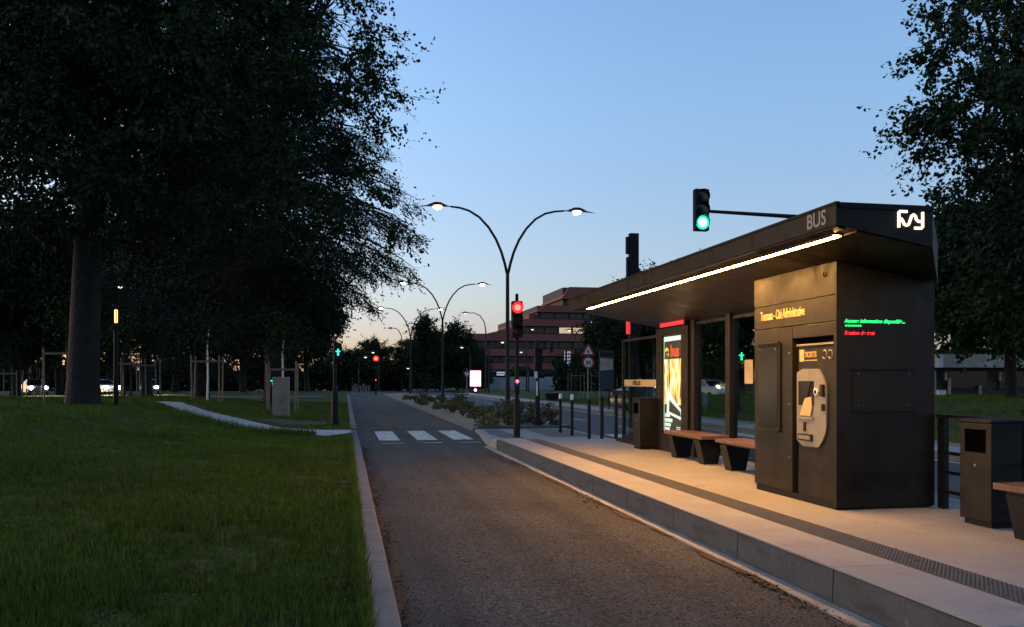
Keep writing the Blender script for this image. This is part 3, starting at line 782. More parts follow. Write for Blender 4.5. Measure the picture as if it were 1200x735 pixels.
def man_signal(u, vb, vl, d, name, label, hgt, lampm='greendim', post=True, r=.075):
    b = at(u, vb, d); x, y, z = b; zl_ = at(u, vl, d).z
    t = thing(name, (x, y, z), label, 'pedestrian signal')
    MB().lathe((x, y, z), [(.13, 0), (.12, .05), (.10, 1.1), (.06, 1.15), (.055, max(1.25, hgt))], 12).build('post', 'black', t, smooth=True)
    hb_ = MB().box(x-.02, x+.22, y-.16, y-.062, zl_-.30, zl_+.28, .015).build('signal_head', 'black', t)
    m = MB(); cx, cz, yy = x+.10, zl_-.02, y-.168      # standing figure
    m.lathe((cx, yy, cz+r*1.15), [(r*.34, 0), (r*.34, .006)], 10, 'y')
    m.box(cx-r*.32, cx+r*.32, yy, yy+.006, cz-r*.2, cz+r*.75)
    m.box(cx-r*1.0, cx-r*.36, yy, yy+.006, cz+r*.25, cz+r*.62).box(cx+r*.36, cx+r*1.0, yy, yy+.006, cz+r*.25, cz+r*.62)
    m.box(cx-r*.36, cx-r*.05, yy, yy+.006, cz-r*1.3, cz-r*.22).box(cx+r*.05, cx+r*.36, yy, yy+.006, cz-r*1.3, cz-r*.22)
    m.build('lit_figure', lampm, hb_)
    MB().lathe((x+.10, y-.163, zl_+.20), [(.06, 0), (.055, -.006)], 12, 'y').build('dark_lens', 'winglass', hb_)
man_signal(392.5, 499.4, 412.5, 27.6, 'crossing_signal', 'black crossing signal post with lit green figure beside the lane kerb', 2.75)
man_signal(318, 480, 447, 42, 'crossing_signal', 'small green crossing light showing beside the beige cabinet', 1.9, r=.12)
man_signal(864, 483, 417.5, 33, 'crossing_signal', 'green crossing light seen through the shelter glass', 2.9, r=.11)

# ------------------------------------------------------------------ street lamps
def lamp_head(m_head, m_lens, sx, x, z, y=0., k=1.):
    """gull-wing lantern along local x; sx = +1 or -1 points outwards"""
    secs = [(-.75, .04, .02, 0.), (-.45, .07, .035, .01), (-.32, .16, .08, .02), (-.14, .22, .15, .03), (.08, .23, .16, .03), (.28, .17, .09, .02), (.42, .09, .04, 0), (.82, .012, .008, -.05)]
    n_ = 12; vs = []; fs = []
    for a, wy, hz, dz in secs:
        for q in range(n_):
            th = 2*math.pi*q/n_; c, s_ = math.cos(th), math.sin(th)
            vs.append((x+sx*a*k, y+wy*c*k, z+(dz+(hz*s_ if s_ > 0 else hz*.25*s_))*k))
    for i in range(len(secs)-1):
        for q in range(n_): fs.append((i*n_+q, i*n_+(q+1) % n_, (i+1)*n_+(q+1) % n_, (i+1)*n_+q))
    fs += [tuple(range(n_)), tuple((len(secs)-1)*n_+q for q in range(n_))]
    m_head.add(vs, fs)
    m_lens.lathe((x+sx*-.02*k, y, z-.012*k), [(.175*k, 0), (.17*k, -.035*k), (.14*k, -.08*k), (.07*k, -.11*k), (.01, -.115*k)], 16)
def double_lamp(u, d, label):
    p = at(u, 445, d); z0 = .12
    t = thing('street_lamp', (p.x, p.y, z0), label, 'street lamp', 'two-armed street lamps along the planted bed')
    MB().lathe((0, 0, 0), [(.15, 0), (.15, .06), (.115, .09), (.11, 1.2), (.095, 1.25), (.075, 6.2)], 12).build('pole', 'pole', t, True, True)
    for s in (-1, 1):
        k = 1 if s < 0 else 1.02
        path = [(0.03*s, 0, 6.05), (.12*s, 0, 6.45), (.27*s, 0, 6.95), (.50*s, 0, 7.48), (.82*s, 0, 7.98), (1.22*s, 0, 8.40), (1.66*s, 0, 8.66), (2.05*s*k, 0, 8.77), (2.45*s*k, 0, 8.81)]
        MB().tube(path, [.062, .06, .058, .056, .053, .05, .047, .044, .04], 10).build('arm', 'pole', t, True, True)
        a, b = MB(), MB(); lamp_head(a, b, s, 3.03*s*k, 8.80)
        hd_ = a.build('lantern', 'pole', t, True, True); b.build('lens', 'lampglow', hd_, True, True)
    return t
double_lamp(594.8, 36.6, 'tall two-armed street lamp behind the red signal, nearest of the row')
double_lamp(518.6, 65, 'two-armed street lamp, second of the row along the bed')
double_lamp(481, 88, 'two-armed street lamp, farthest of the row along the bed')

def single_lamp(u, v, d, s, label, lens='lampfar', reach=1.6, k=1.5, name='single_street_lamp', gz=None):
    """head seen at (u, v); pole stands to the side s of the head"""
    h_ = at(u, v, d); z0 = .1 if gz is None else gz; H = h_.z-z0
    t = thing(name, (h_.x+s*reach, h_.y, z0), label, 'street lamp', 'single-arm street lamps in the distance')
    b_ = min(1.9, H*.25)
    path = [(0, 0, 0), (0, 0, H*.5), (0, 0, H-b_), (-s*reach*.06, 0, H-b_*.55), (-s*reach*.28, 0, H-b_*.14), (-s*reach*.55, 0, H+.02), (-s*reach*.85, 0, H+.04)]
    MB().tube(path, [.10, .085, .07, .06, .055, .05, .045], 8).build('pole', 'pole', t, True, True)
    a, m = MB(), MB(); lamp_head(a, m, -s, -s*reach, H, 0, k*.6)
    hd_ = a.build('lantern', 'pole', t, True, True); m.build('lens', lens, hd_, True, True)
SL = [
 (457.5, 385, 118, 1, 'unlit lamp with bent arm beyond the far red signal', 'white', 1.6),
 (545, 367, 98, 1, 'curved single lamp rising left of the terraced building', 'lampcool', 2.4),
 (541, 407, 96, 1, 'low straight-armed lamp in front of the poplar trees', 'lampcool', 1.0),
 (589, 401, 92, -1, 'warm lit lamp left of the red signal, before the building', 'lampfar', 1.5),
 (624, 386, 112, -1, 'small lit lamp right of the red signal head', 'lampfar', .8),
 (610.5, 412.5, 100, 1, 'pale lamp low under the red signal head', 'lampcool', .9),
 (667, 387, 108, 1, 'lit lamp in front of the upper terraces', 'lampfar', .9),
 (692, 377.5, 76, 1, 'curved lit lamp against the tree behind the shelter', 'lampfar', .9),
 (437, 413, 112, 1, 'warm lamp just above the far red light', 'lampfar', .8),
 (428.5, 418.5, 104, -1, 'lamp left of the far red light', 'lampfar', .8),
 (478, 431.5, 110, 1, 'small cool lamp at the foot of the farthest two-armed lamp', 'lampcool', .5),
 (67, 377, 78, -1, 'curved lit lamp left of the big trunk', 'lampfar', 1.2),
 (35, 406.5, 92, 1, 'low lit lamp left of the big trunk', 'lampfar', 1.0),
 (31, 350.5, 84, 1, 'higher left lamp of the pair far left of the trunk', 'lampfar', 1.0),
 (50.5, 354, 80, -1, 'warm lamp high between the branches left of the trunk', 'lampfar', 1.1),
 (5.5, 404, 96, -1, 'faint lamp at the left picture edge', 'lampcool', .8),
 (140.5, 336, 64, 1, 'lit lamp above the glowing column light', 'lampfar', .3),
]
for u, v, d, s, lb, lens, rch in SL: single_lamp(u, v, d, s, lb, lens, rch, 1.6, gz=(float(hL(at(u, v, d).x, at(u, v, d).y)) if u < 400 else .05))

# column light between trunk and stakes
p = at(136, 475, 28.5); x, y, z = p
t = thing('column_light', (x, y, z-.05), 'slim dark column with a glowing warm top right of the big trunk', 'column light')
MB().lathe((x, y, z-.05), [(.09, 0), (.09, .9), (.075, .95), (.075, 2.62), (.06, 2.66)], 12).build('post', 'black', t, smooth=True)
for k in range(4):
    a = k*math.pi/2+.4
    MB().tube([(x+.085*math.cos(a), y+.085*math.sin(a), z+2.5), (x+.085*math.cos(a), y+.085*math.sin(a), z+3.32)], .012, 6).build('lantern_bar', 'black', t)
MB().lathe((x, y, z+2.75), [(.04, 0), (.05, .05), (.05, .42), (.03, .45)], 12).build('lamp_tube', mat('column_glow', (.02, .02, .02), .5, emit=(1, .50, .17), estr=2.2), t, smooth=True)
MB().lathe((x, y, z+3.30), [(.11, 0), (.11, .03), (.02, .07)], 12).build('cap', 'black', t, smooth=True)

# ------------------------------------------------------------------ cabinet
p = at(329, 491.5, 32); x, y = p.x, p.y; z = float(hL(x, y))-.02; zt = at(329, 443, 32).z
cb = thing('utility_cabinet', (x, y, z), 'beige utility cabinet with a lower front box on the lawn', 'cabinet')
MB().box(x-.30, x+.30, y-.05, y+.42, z, zt, .012).build('body', 'cabinet', cb)
MB().box(x-.31, x+.31, y-.06, y+.43, zt+.001, zt+.035, .008).build('lid', 'coping', cb)
fb = MB().box(x-.26, x+.06, y-.24, y-.051, z, zt-.52, .012).build('front_box', 'cabinet', cb)
MB().box(x-.22, x+.02, y-.246, y-.241, z+.12, zt-.60, .004).build('door', 'cabinet', fb)
MB().box(x-.01, x+.01, y-.258, y-.247, z+.55, z+.65, .003).build('handle', 'black', fb)

# ------------------------------------------------------------------ road signs, boards
p = at(689, 478.5, 44.5); x, y = p.x, p.y; z = .13
sg = thing('speed_sign', (x, y, z), 'round 30 speed limit sign under a warning triangle', 'road sign')
MB().lathe((x, y, z), [(.032, 0), (.032, 3.15)], 10).build('post', 'steel', sg, smooth=True)
dsk = MB().lathe((x, y-.05, 2.49), [(.32, 0), (.32, -.015)], 24, 'y').build('disc', 'redpaint', sg)
MB().lathe((x, y-.067, 2.49), [(.235, 0), (.235, -.004)], 24, 'y').build('disc_face', 'white', dsk)
text('numeral', '30', .30, 'black', (x-.005, y-.073, 2.385), (1, 0, 0), (0, 0, 1), dsk, .008, 1.0, .002, 'CENTER')
tri = MB().prism([(x-.37, 2.86), (x+.37, 2.86), (x+.04, 3.46), (x-.04, 3.46)], 'y', y-.06, y-.045).build('triangle', 'redpaint', sg)
MB().prism([(x-.24, 2.935), (x+.24, 2.935), (x, 3.36)], 'y', y-.066, y-.062).build('triangle_face', 'white', tri)
MB().prism([(x-.03, 2.97), (x+.03, 2.97), (x+.05, 3.14), (x-.05, 3.14)], 'y', y-.070, y-.067).build('pictogram', 'black', tri)

p = at(710.5, 445, 42); x, y = p.x+.0, p.y
bd = thing('information_board', (x, y, .13), 'upright blue information board with a grey map field by the road', 'sign board')
MB().box(x-.37, x+.37, y-.04, y+.04, 1.12, 3.02, .008).build('panel', 'bluepanel', bd)
MB().prism([(x-.33, 2.05), (x+.33, 2.10), (x+.33, 2.62), (x-.33, 2.66)], 'y', y-.046, y-.041).build('map_field', 'gutter', bd)
for sx in (-.33, .33): MB().box(x+sx-.03, x+sx+.03, y-.03, y+.03, .1, 1.119).build('leg', 'steel', bd)
MB().box(x-.34, x+.34, y-.05, y-.041, 2.75, 2.95).build('heading', 'pole', bd)
p = at(713.5, 480, 42.5)
t = thing('thin_post', (p.x, p.y, .12), 'thin dark post standing before the blue information board', 'post')
MB().lathe((p.x, p.y, .12), [(.05, 0), (.05, .05), (.03, .06), (.03, 1.6)], 8).build('shaft', 'black', t)
MB().lathe((p.x, p.y, 1.721), [(.04, 0), (.04, .03)], 8).build('cap', 'black', t)

p = at(557, 445, 91); x, y = p.x, p.y
sn = thing('lit_billboard', (x, y, .05), 'glowing white screen billboard with pink edge beyond the bed', 'billboard')
MB().box(x-.66, x+.66, y-.1, y+.1, .82, 2.64, .03).build('case', 'black', sn)
MB().box(x-.62, x+.62, y-.106, y-.101, .84, 2.60).build('glow_edge', 'screenpink', sn)
MB().box(x-.56, x+.56, y-.114, y-.107, .91, 2.53).build('screen', 'screen', sn)
MB().box(x-.28, x+.28, y-.06, y+.06, 0, .82).build('foot', 'black', sn)
MB().lathe((x, y-.08, .50), [(.16, 0), (.16, -.02)], 14, 'y').build('lamp', 'screen', sn)
p = at(547, 445, 88); x, y = p.x, p.y
yv = thing('yield_sign', (x, y, .05), 'small give-way triangle on a pole left of the white billboard', 'road sign')
MB().lathe((x, y, .05), [(.05, 0), (.05, 2.7)], 8).build('post', 'steel', yv)
tt = MB().prism([(x-.45, 2.45), (x+.45, 2.45), (x, 1.65)], 'y', y-.07, y-.055).build('triangle', 'redpaint', yv)
MB().prism([(x-.27, 2.34), (x+.27, 2.34), (x, 1.87)], 'y', y-.076, y-.072).build('triangle_face', 'white', tt)

# trough planter on the far pavement
p = at(647, 470.5, 60); x, y = p.x, p.y
tg = thing('trough_planter', (x, y, .13), 'low dark trough planter on the far pavement', 'planter')
MB().prism([(x-.42, .13), (x+.42, .13), (x+.5, .62), (x-.5, .62)], 'y', y-.3, y+.3).build('trough', 'black', tg)
MB().box(x-.53, x+.53, y-.33, y+.33, .621, .66).build('rim', 'pole', tg)
tag(MB().box(-80, -2, 70, 78, .0, .165).build('side_street', 'roadfar'), kind='structure')

# ------------------------------------------------------------------ background buildings
BD = 198.; BY = 194.
def bx_(u, v=445):                             # facade plane y = BY
    d = BY/(CY-SY*(u-600)/1000); return at(u, v, d)
tb = thing('terraced_building', (bx_(650).x, BY+10, 0), 'large red-brown terraced office building stepping up behind the road', 'building')
levels = [  # band top, band bottom, window bottom, left u, right u
 (426, 433, 447, 548, 770), (409.5, 417.5, 426, 550, 770), (392, 400, 409.5, 553, 770),
 (374.5, 382.5, 392, 603, 770), (358, 366, 374.5, 631, 770), (336, 350, 358, 661, 770)]
lit = {(3, 4), (3, 5)}
for li, (vt, vb, vw, ul, ur) in enumerate(levels):
    z1, z2, z3 = bx_(650, vt).z, bx_(650, vb).z, bx_(650, vw).z
    x0, x1 = bx_(ul).x, bx_(ur).x
    MB().box(x0, x1, BY+1.2, BY+22, z3, z1-.02).build('storey', 'darkwall', tb)
    sl = 1.6 if li in (4, 5) else .5
    MB().prism([(x0+sl*.8, z1), (x1, z1), (x1, z2), (x0-sl*.4, z2)], 'y', BY-.3*(1-li*.1), BY+21.9).build('parapet_band', 'brickred', tb)
    nw = max(4, int((x1-x0)/3.4)); ww = (x1-x0-1.2)/nw
    for k in range(nw):
        a = x0+.6+k*ww+.18; b = a+ww-.36
        mm = 'winlit' if (li, k) in {(3, 3), (3, 4)} else 'winglass'
        wd_ = MB().box(a, b, BY+1.10, BY+1.19, z3+.25, z2-.15).build('window', 'darkwall', tb)
        for q in range(2):
            c = a+.08+(b-a-.08)*q/2
            MB().box(c, c+(b-a)/2-.10, BY+1.05, BY+1.095, z3+.33, z2-.22).build('pane', mm, wd_)
x0, x1 = bx_(622).x, bx_(636).x
MB().box(x0, x1, BY+2, BY+14, bx_(622, 377).z, bx_(622, 368).z).build('roof_block', 'brickred', tb)
x0, x1 = bx_(553).x, bx_(603).x
MB().prism([(x0, bx_(553, 392.2).z), (x1, bx_(553, 392.2).z), (x1, bx_(600, 384).z), (x0+3, bx_(553, 391).z)], 'y', BY+1, BY+20).build('wing_roof', 'brickred', tb)
# lit stairwell
for ua, ub in ((658.3, 659.6), (661.5, 666)):
    st_ = MB().box(bx_(ua).x, bx_(ub).x, BY-2.2, BY-1.4, bx_(660, 439).z, bx_(660, 411).z).build('stairwell', 'darkwall', tb)
    nr = 7; za, zb = bx_(660, 438.6).z, bx_(660, 411.4).z
    nc = 1 if ub-ua < 2 else 2
    for r_ in range(nr):
        for c in range(nc):
            wdt = (bx_(ub).x-bx_(ua).x)/nc
            MB().box(bx_(ua).x+c*wdt+.06, bx_(ua).x+(c+1)*wdt-.06, BY-2.26, BY-2.205, za+(zb-za)*r_/nr+.12, za+(zb-za)*(r_+1)/nr-.12).build('pane', 'tower', st_)
p0, p1 = at(572, 453, 122), at(735, 453, 122)
hw = thing('pale_hoarding', ((p0.x+p1.x)/2, p0.y, 0), 'pale low panel wall along the foot of the red building', 'wall')
L = p1.x-p0.x
for k in range(14):
    MB().box(p0.x+L*k/14+.03, p0.x+L*(k+1)/14-.03, p0.y, p0.y+.2, .05, 1.95+rnd.uniform(-.12, .1)).build('panel', 'wallwhite', hw)
for v in (436.2, 439): pass
for k, (ua, ub, va, vb) in enumerate(((582, 592, 436, 437.6), (582, 592, 438.6, 440.2))):
    a, b = at(ua, va, 150), at(ub, vb, 150)
    t = thing('lit_shop_strip', ((a.x+b.x)/2, a.y, b.z), ('upper' if k == 0 else 'lower')+' one of two lit window strips left of the red signal post', 'lit window')
    MB().box(a.x, b.x, a.y-.1, a.y, b.z, a.z).build('strip', 'tower', t)
    MB().box(a.x-.1, b.x+.1, a.y+.01, a.y+4, 0, a.z+.3).build('wall', 'darkwall', t)
# white house far along the lane
p = at(450, 445, 142); x, y = p.x, p.y
hs = thing('white_house', (x, y+4, 0), 'small white house between the far trees', 'house')
MB().box(x-2.0, x+2.4, y, y+7, 0, 3.3).build('wall', 'wallwhite', hs)
MB().prism([(x-2.4, 3.28), (x+2.8, 3.28), (x+.2, 4.9)], 'y', y-.4, y+7.4).build('roof', 'rooftile', hs)
for k in range(3): 
    w_ = MB().box(x-1.4+k*1.3, x-.7+k*1.3, y-.06, y-.01, 1.5, 2.7).build('window', 'winglass', hs)
    MB().box(x-1.5+k*1.3, x-.6+k*1.3, y-.12, y-.065, 1.38, 1.48).build('sill', 'wallwhite', w_)
p0, p1 = at(412, 445, 108), at(434, 445, 108)
fe = thing('pale_fence', ((p0.x+p1.x)/2, p0.y, 0), 'pale low fence panels across the far end of the lane', 'fence')
for k in range(7):
    a = p0.x+(p1.x-p0.x)*k/7
    MB().box(a+.05, a+(p1.x-p0.x)/7-.05, p0.y, p0.y+.08, .05, .85+.25*(k % 3 == 1)).build('panel', 'stake', fe)
# low building right
p = at(1096, 445, 46); x, y = p.x, p.y; z = .72
lb = thing('low_building', (x+6, y+6, z), 'low dark building with pale roof fascia behind the lawn at right', 'building')
MB().box(x+.3, x+26, y+.6, y+12, z, 2.26).build('wall', 'darkwall', lb)
MB().box(x, x+26.5, y-.2, y+12.5, 2.262, 2.98).build('fascia', 'gutter', lb)
MB().box(x-.05, x+.28, y-.26, y-.205, 2.25, 2.90).build('fascia_end', 'white', lb)
for k, (ua, va, vb) in enumerate(((1113.5, 436, 446), (1118, 443, 466), (1160, 452, 466), (1187.5, 436, 446), (1098, 434, 466))):
    q = at(ua, va, 46.2)
    MB().box(q.x-.06, q.x+.06, y+.3, y+.42, max(z, at(ua, vb, 46.2).z), q.z).build('pillar', 'gutter', lb)
for k in range(6):
    w_ = MB().box(x+1.2+k*3.2, x+3.6+k*3.2, y+.50, y+.595, z+.45, 2.05).build('window', 'winglass', lb)
    MB().box(x+1.1+k*3.2, x+3.7+k*3.2, y+.46, y+.59, z+.36, z+.44).build('sill', 'darkwall', w_)
q = at(1103, 462, 45)
eb = thing('meter_box', (q.x, q.y, z), 'small white box at the foot of the low building', 'box')
MB().box(q.x-.22, q.x+.22, q.y-.1, q.y+.1, z, z+.32, .01).build('body', 'white', eb)
MB().box(q.x-.24, q.x+.24, q.y-.12, q.y+.12, z+.321, z+.35).build('lid', 'gutter', eb)

# ------------------------------------------------------------------ cars
def car(loc, rz, paint, label, lights=False):
    t = thing('car', loc, label, 'car', 'cars in the distance', rz)
    L_, Wd = 4.2, .86
    prof = [(-2.1, .28), (-2.12, .62), (-1.98, .86), (-1.15, .98), (-.35, 1.42), (.75, 1.46), (1.55, 1.04), (2.02, .96), (2.1, .6), (2.08, .28)]
    m = MB(); n_ = len(prof)
    vs = []
    for s_, tuck in ((-1, 1), (1, 1)):
        for (a, b) in prof:
            wy = Wd*(1-.22*max(0, (b-.95)/.5)); vs.append((s_*wy, a, b))
    fs = [tuple(range(n_-1, -1, -1)), tuple(range(n_, 2*n_))]+[(i, (i+1) % n_, n_+(i+1) % n_, n_+i) for i in range(n_)]
    body = m.add(vs, fs).build('body', paint, t, True, True)
    def gl(pts, nm): MB().add(pts, [(0, 1, 2, 3)]).build(nm, 'winglass', t, False, True)
    gl([(-.70, -1.12, 1.005), (.70, -1.12, 1.005), (.60, -.42, 1.40), (-.60, -.42, 1.40)], 'windscreen')
    gl([(-.70, 1.50, 1.08), (.70, 1.50, 1.08), (.60, .82, 1.44), (-.60, .82, 1.44)], 'rear_window')
    for s_ in (-1, 1):
        gl([(s_*.862, -.95, 1.0), (s_*.862, 1.30, 1.02), (s_*.70, .75, 1.41), (s_*.70, -.32, 1.38)], 'side_window')
        for yy in (-1.32, 1.30):
            wh = MB().lathe((s_*.80, yy, .31), [(.10, -.1), (.31, -.1), (.31, .1), (.10, .1)], 14, 'x').build('wheel', 'tyre', t, False, True)
            MB().lathe((s_*.885, yy, .31), [(.18, -.01), (.17, .02)], 12, 'x').build('rim', 'steel', wh, False, True)
        MB().lathe((s_*.60, -2.10, .68), [(.15, 0), (.13, -.03), (.01, -.05)], 12, 'y').build('headlight', 'headlight' if lights else 'white', t, False, True)
        MB().box(s_*.68-.1, s_*.68+.1, 2.07, 2.11, .72, .86).build('tail_light', 'redpaint', t, False, True)
    return t
q = at(772, 445, 40); car((q.x, q.y, .14), math.radians(100), 'carblue', 'dark blue car seen through the glass left of the advertisement')
q = at(830, 445, 60); car((q.x, q.y, .14), math.radians(12), 'carwhite', 'pale car seen through the glass right of the advertisement')
q = at(41, 445, 80); car((q.x, q.y, .165), math.radians(26), 'carblue', 'car with bright headlights left of the big trunk', True)
q = at(129, 445, 86); car((q.x, q.y-3, .165), math.radians(40), 'carwhite', 'car with lit headlamp between trunk and column light', True)
q = at(183, 445, 88); car((q.x, q.y-3, .165), math.radians(12), 'carblue', 'car with lit headlamps beside the row of stakes', True)

# ------------------------------------------------------------------ foliage
def leaves(cent, dirs, length, width, droop=0.):
    """(n,3) centres, directions -> folded diamond leaves"""
    n_ = len(cent)
    d = dirs/np.maximum(np.linalg.norm(dirs, axis=1, keepdims=True), 1e-6)
    a = R.normal(size=(n_, 3)); a -= (a*d).sum(1, keepdims=True)*d
    a /= np.maximum(np.linalg.norm(a, axis=1, keepdims=True), 1e-6)
    l = length[:, None]; w_ = width[:, None]
    nrm = np.cross(d, a)
    V = np.stack([cent-d*l*.5, cent+a*w_*.5+nrm*w_*.12+d*l*.05, cent+d*l*.5, cent-a*w_*.5+nrm*w_*.12+d*l*.05], 1).reshape(-1, 3)
    F = np.arange(n_*4).reshape(-1, 4)
    return V, F
def tube_np(mb, path, rad, n=6): mb.tube(path, rad, n, False)

def broadleaf(name, base, H, tr, cc, rad, ncl, nlf, lsize, cr, leafm, label, cat='tree', group=None, seed=1, limbs=12, voids=10, low=.30, flat=.75, twigs=False, floor_=.06):
    global R
    R = np.random.default_rng(seed); r0 = random.Random(seed)
    base = Vector(base); cc = np.array(cc); rad = np.array(rad)
    t = thing(name, base, label, cat, group)
    # lobed envelope
    lob = R.normal(size=(16, 3)); lob /= np.linalg.norm(lob, axis=1, keepdims=True); amp = R.uniform(-.30, .20, 16)
    def env(d): return 1+((np.clip(d@lob.T, 0, 1)**6)*amp).sum(1)
    d = R.normal(size=(ncl*2, 3)); d /= np.linalg.norm(d, axis=1, keepdims=True)
    rr = R.random(len(d))**(1/2.0)
    P = cc+d*rad*(rr*env(d))[:, None]
    vd = R.normal(size=(voids, 3)); vd /= np.linalg.norm(vd, axis=1, keepdims=True)
    vc = cc+vd*rad*R.uniform(.55, 1.0, voids)[:, None]; vr = R.uniform(.10, .22, voids)*rad.mean()
    keep = np.ones(len(P), bool)
    for c, q in zip(vc, vr): keep &= np.linalg.norm(P-c, axis=1) > q
    keep &= P[:, 2] > base.z+H*floor_
    P = P[keep][:ncl]
    # trunk and limbs
    mb = MB()
    lean = Vector((r0.uniform(-.5, .5), r0.uniform(-.5, .5), 0))
    topz = cc[2]+rad[2]*.55
    def trunk_at(f): return base+Vector((cc[0]-base.x, cc[1]-base.y, 0))*f*f*.8+lean*math.sin(f*3)*.6+Vector((0, 0, (topz-base.z)*f))
    fr = [0, .02, .05, .12, .25, .4, .55, .7, .85, 1]
    flare = [1.25, 1.12, 1.04, 1.0, .92, .80, .62, .45, .27, .08]
    mb.tube([trunk_at(f)-Vector((0, 0, .15 if f == 0 else 0)) for f in fr], [tr*k for k in flare], 14)
    nodes = [trunk_at(f) for f in np.linspace(low, .98, 12)]; nrad = [tr*.18]*12
    for k in range(limbs):
        f = low+(.92-low)*k/limbs
        s0 = trunk_at(f)
        ang = k*2.4+r0.uniform(-.4, .4); elv = r0.uniform(-.05, .75)
        dv = np.array([math.cos(ang)*math.cos(elv), math.sin(ang)*math.cos(elv), math.sin(elv)])
        e = Vector(cc+dv*rad*.80)
        if e.z < s0.z-.5: e.z = s0.z+.3
        pa = []
        for q in range(7):
            a = q/6; pt = s0.lerp(e, a)+Vector((r0.uniform(-1, 1), r0.uniform(-1, 1), r0.uniform(-.4, .7)))*rad.mean()*.045*math.sin(a*math.pi)*2
            pa.append(pt)
        rl_ = tr*(.42-.26*f)
        mb.tube(pa, [rl_*(1-.85*q/6) for q in range(7)], 8, False)
        nodes += pa[1:]; nrad += [rl_*.3]*6
    N = np.array([tuple(v) for v in nodes])
    for c in P[:int(len(P)*.75)]:
        i = int(np.argmin(np.linalg.norm(N-c, axis=1)+np.maximum(0, N[:, 2]-c[2])*.5)); s0 = nodes[i]; e = Vector(c)
        mid = s0.lerp(e, .5)+Vector((r0.uniform(-.2, .2), r0.uniform(-.2, .2), r0.uniform(0, .35)))*(e-s0).length*.35
        w0 = min(nrad[i], .014*(e-s0).length+.012)
        mb.tube([s0, mid, e], [w0, w0*.6, w0*.2], 4, False)
    mb.build('trunk', 'bark', t, True)
    # leaves
    nt_ = 9                                     # twigs per cluster
    crs = cr*R.uniform(.7, 1.5, len(P))
    td = R.normal(size=(len(P), nt_, 3))*np.array([1, 1, flat]); td /= np.linalg.norm(td, axis=2, keepdims=True)
    outw = (P-cc)/rad; td += .45*outw[:, None, :]; td[:, :, 2] -= .12
    tl = crs[:, None]*R.uniform(.45, 1.25, (len(P), nt_))
    per = np.maximum(2, (nlf/(len(P)*nt_)*R.uniform(.5, 1.5, (len(P), nt_)))).astype(int).ravel()
    ti = np.repeat(np.arange(len(per)), per)
    tdf = td.reshape(-1, 3)[ti]; tlf = tl.ravel()[ti]; st0 = np.repeat(P, nt_, axis=0)[ti]
    f_ = .12+.92*R.random(len(ti))**.8
    bend = R.normal(size=(len(per), 3))[ti]*.22
    cen = st0+(tdf+bend*f_[:, None])*(tlf*f_)[:, None]+R.normal(size=(len(ti), 3))*lsize*.55
    dirs = tdf*.7+R.normal(size=cen.shape)*.75+np.array([0, 0, -.3])
    ln = lsize*R.uniform(.6, 1.35, len(cen)); V, F = leaves(cen, dirs, ln, ln*R.uniform(.5, .8, len(cen)))
    # the twigs themselves, as slim blades of bark
    if twigs:
        e_ = (td.reshape(-1, 3)*tl.ravel()[:, None]); s_ = np.repeat(P, nt_, axis=0)
        Vt, Ft = leaves(s_+e_*.45, e_, np.linalg.norm(e_, axis=1)*.9, np.full(len(e_), .022))
        npmesh('twigs', Vt, Ft, 'bark', t, base)['kind'] = 'stuff'
    npmesh('crown', V, F, leafm, t, base)
    return t

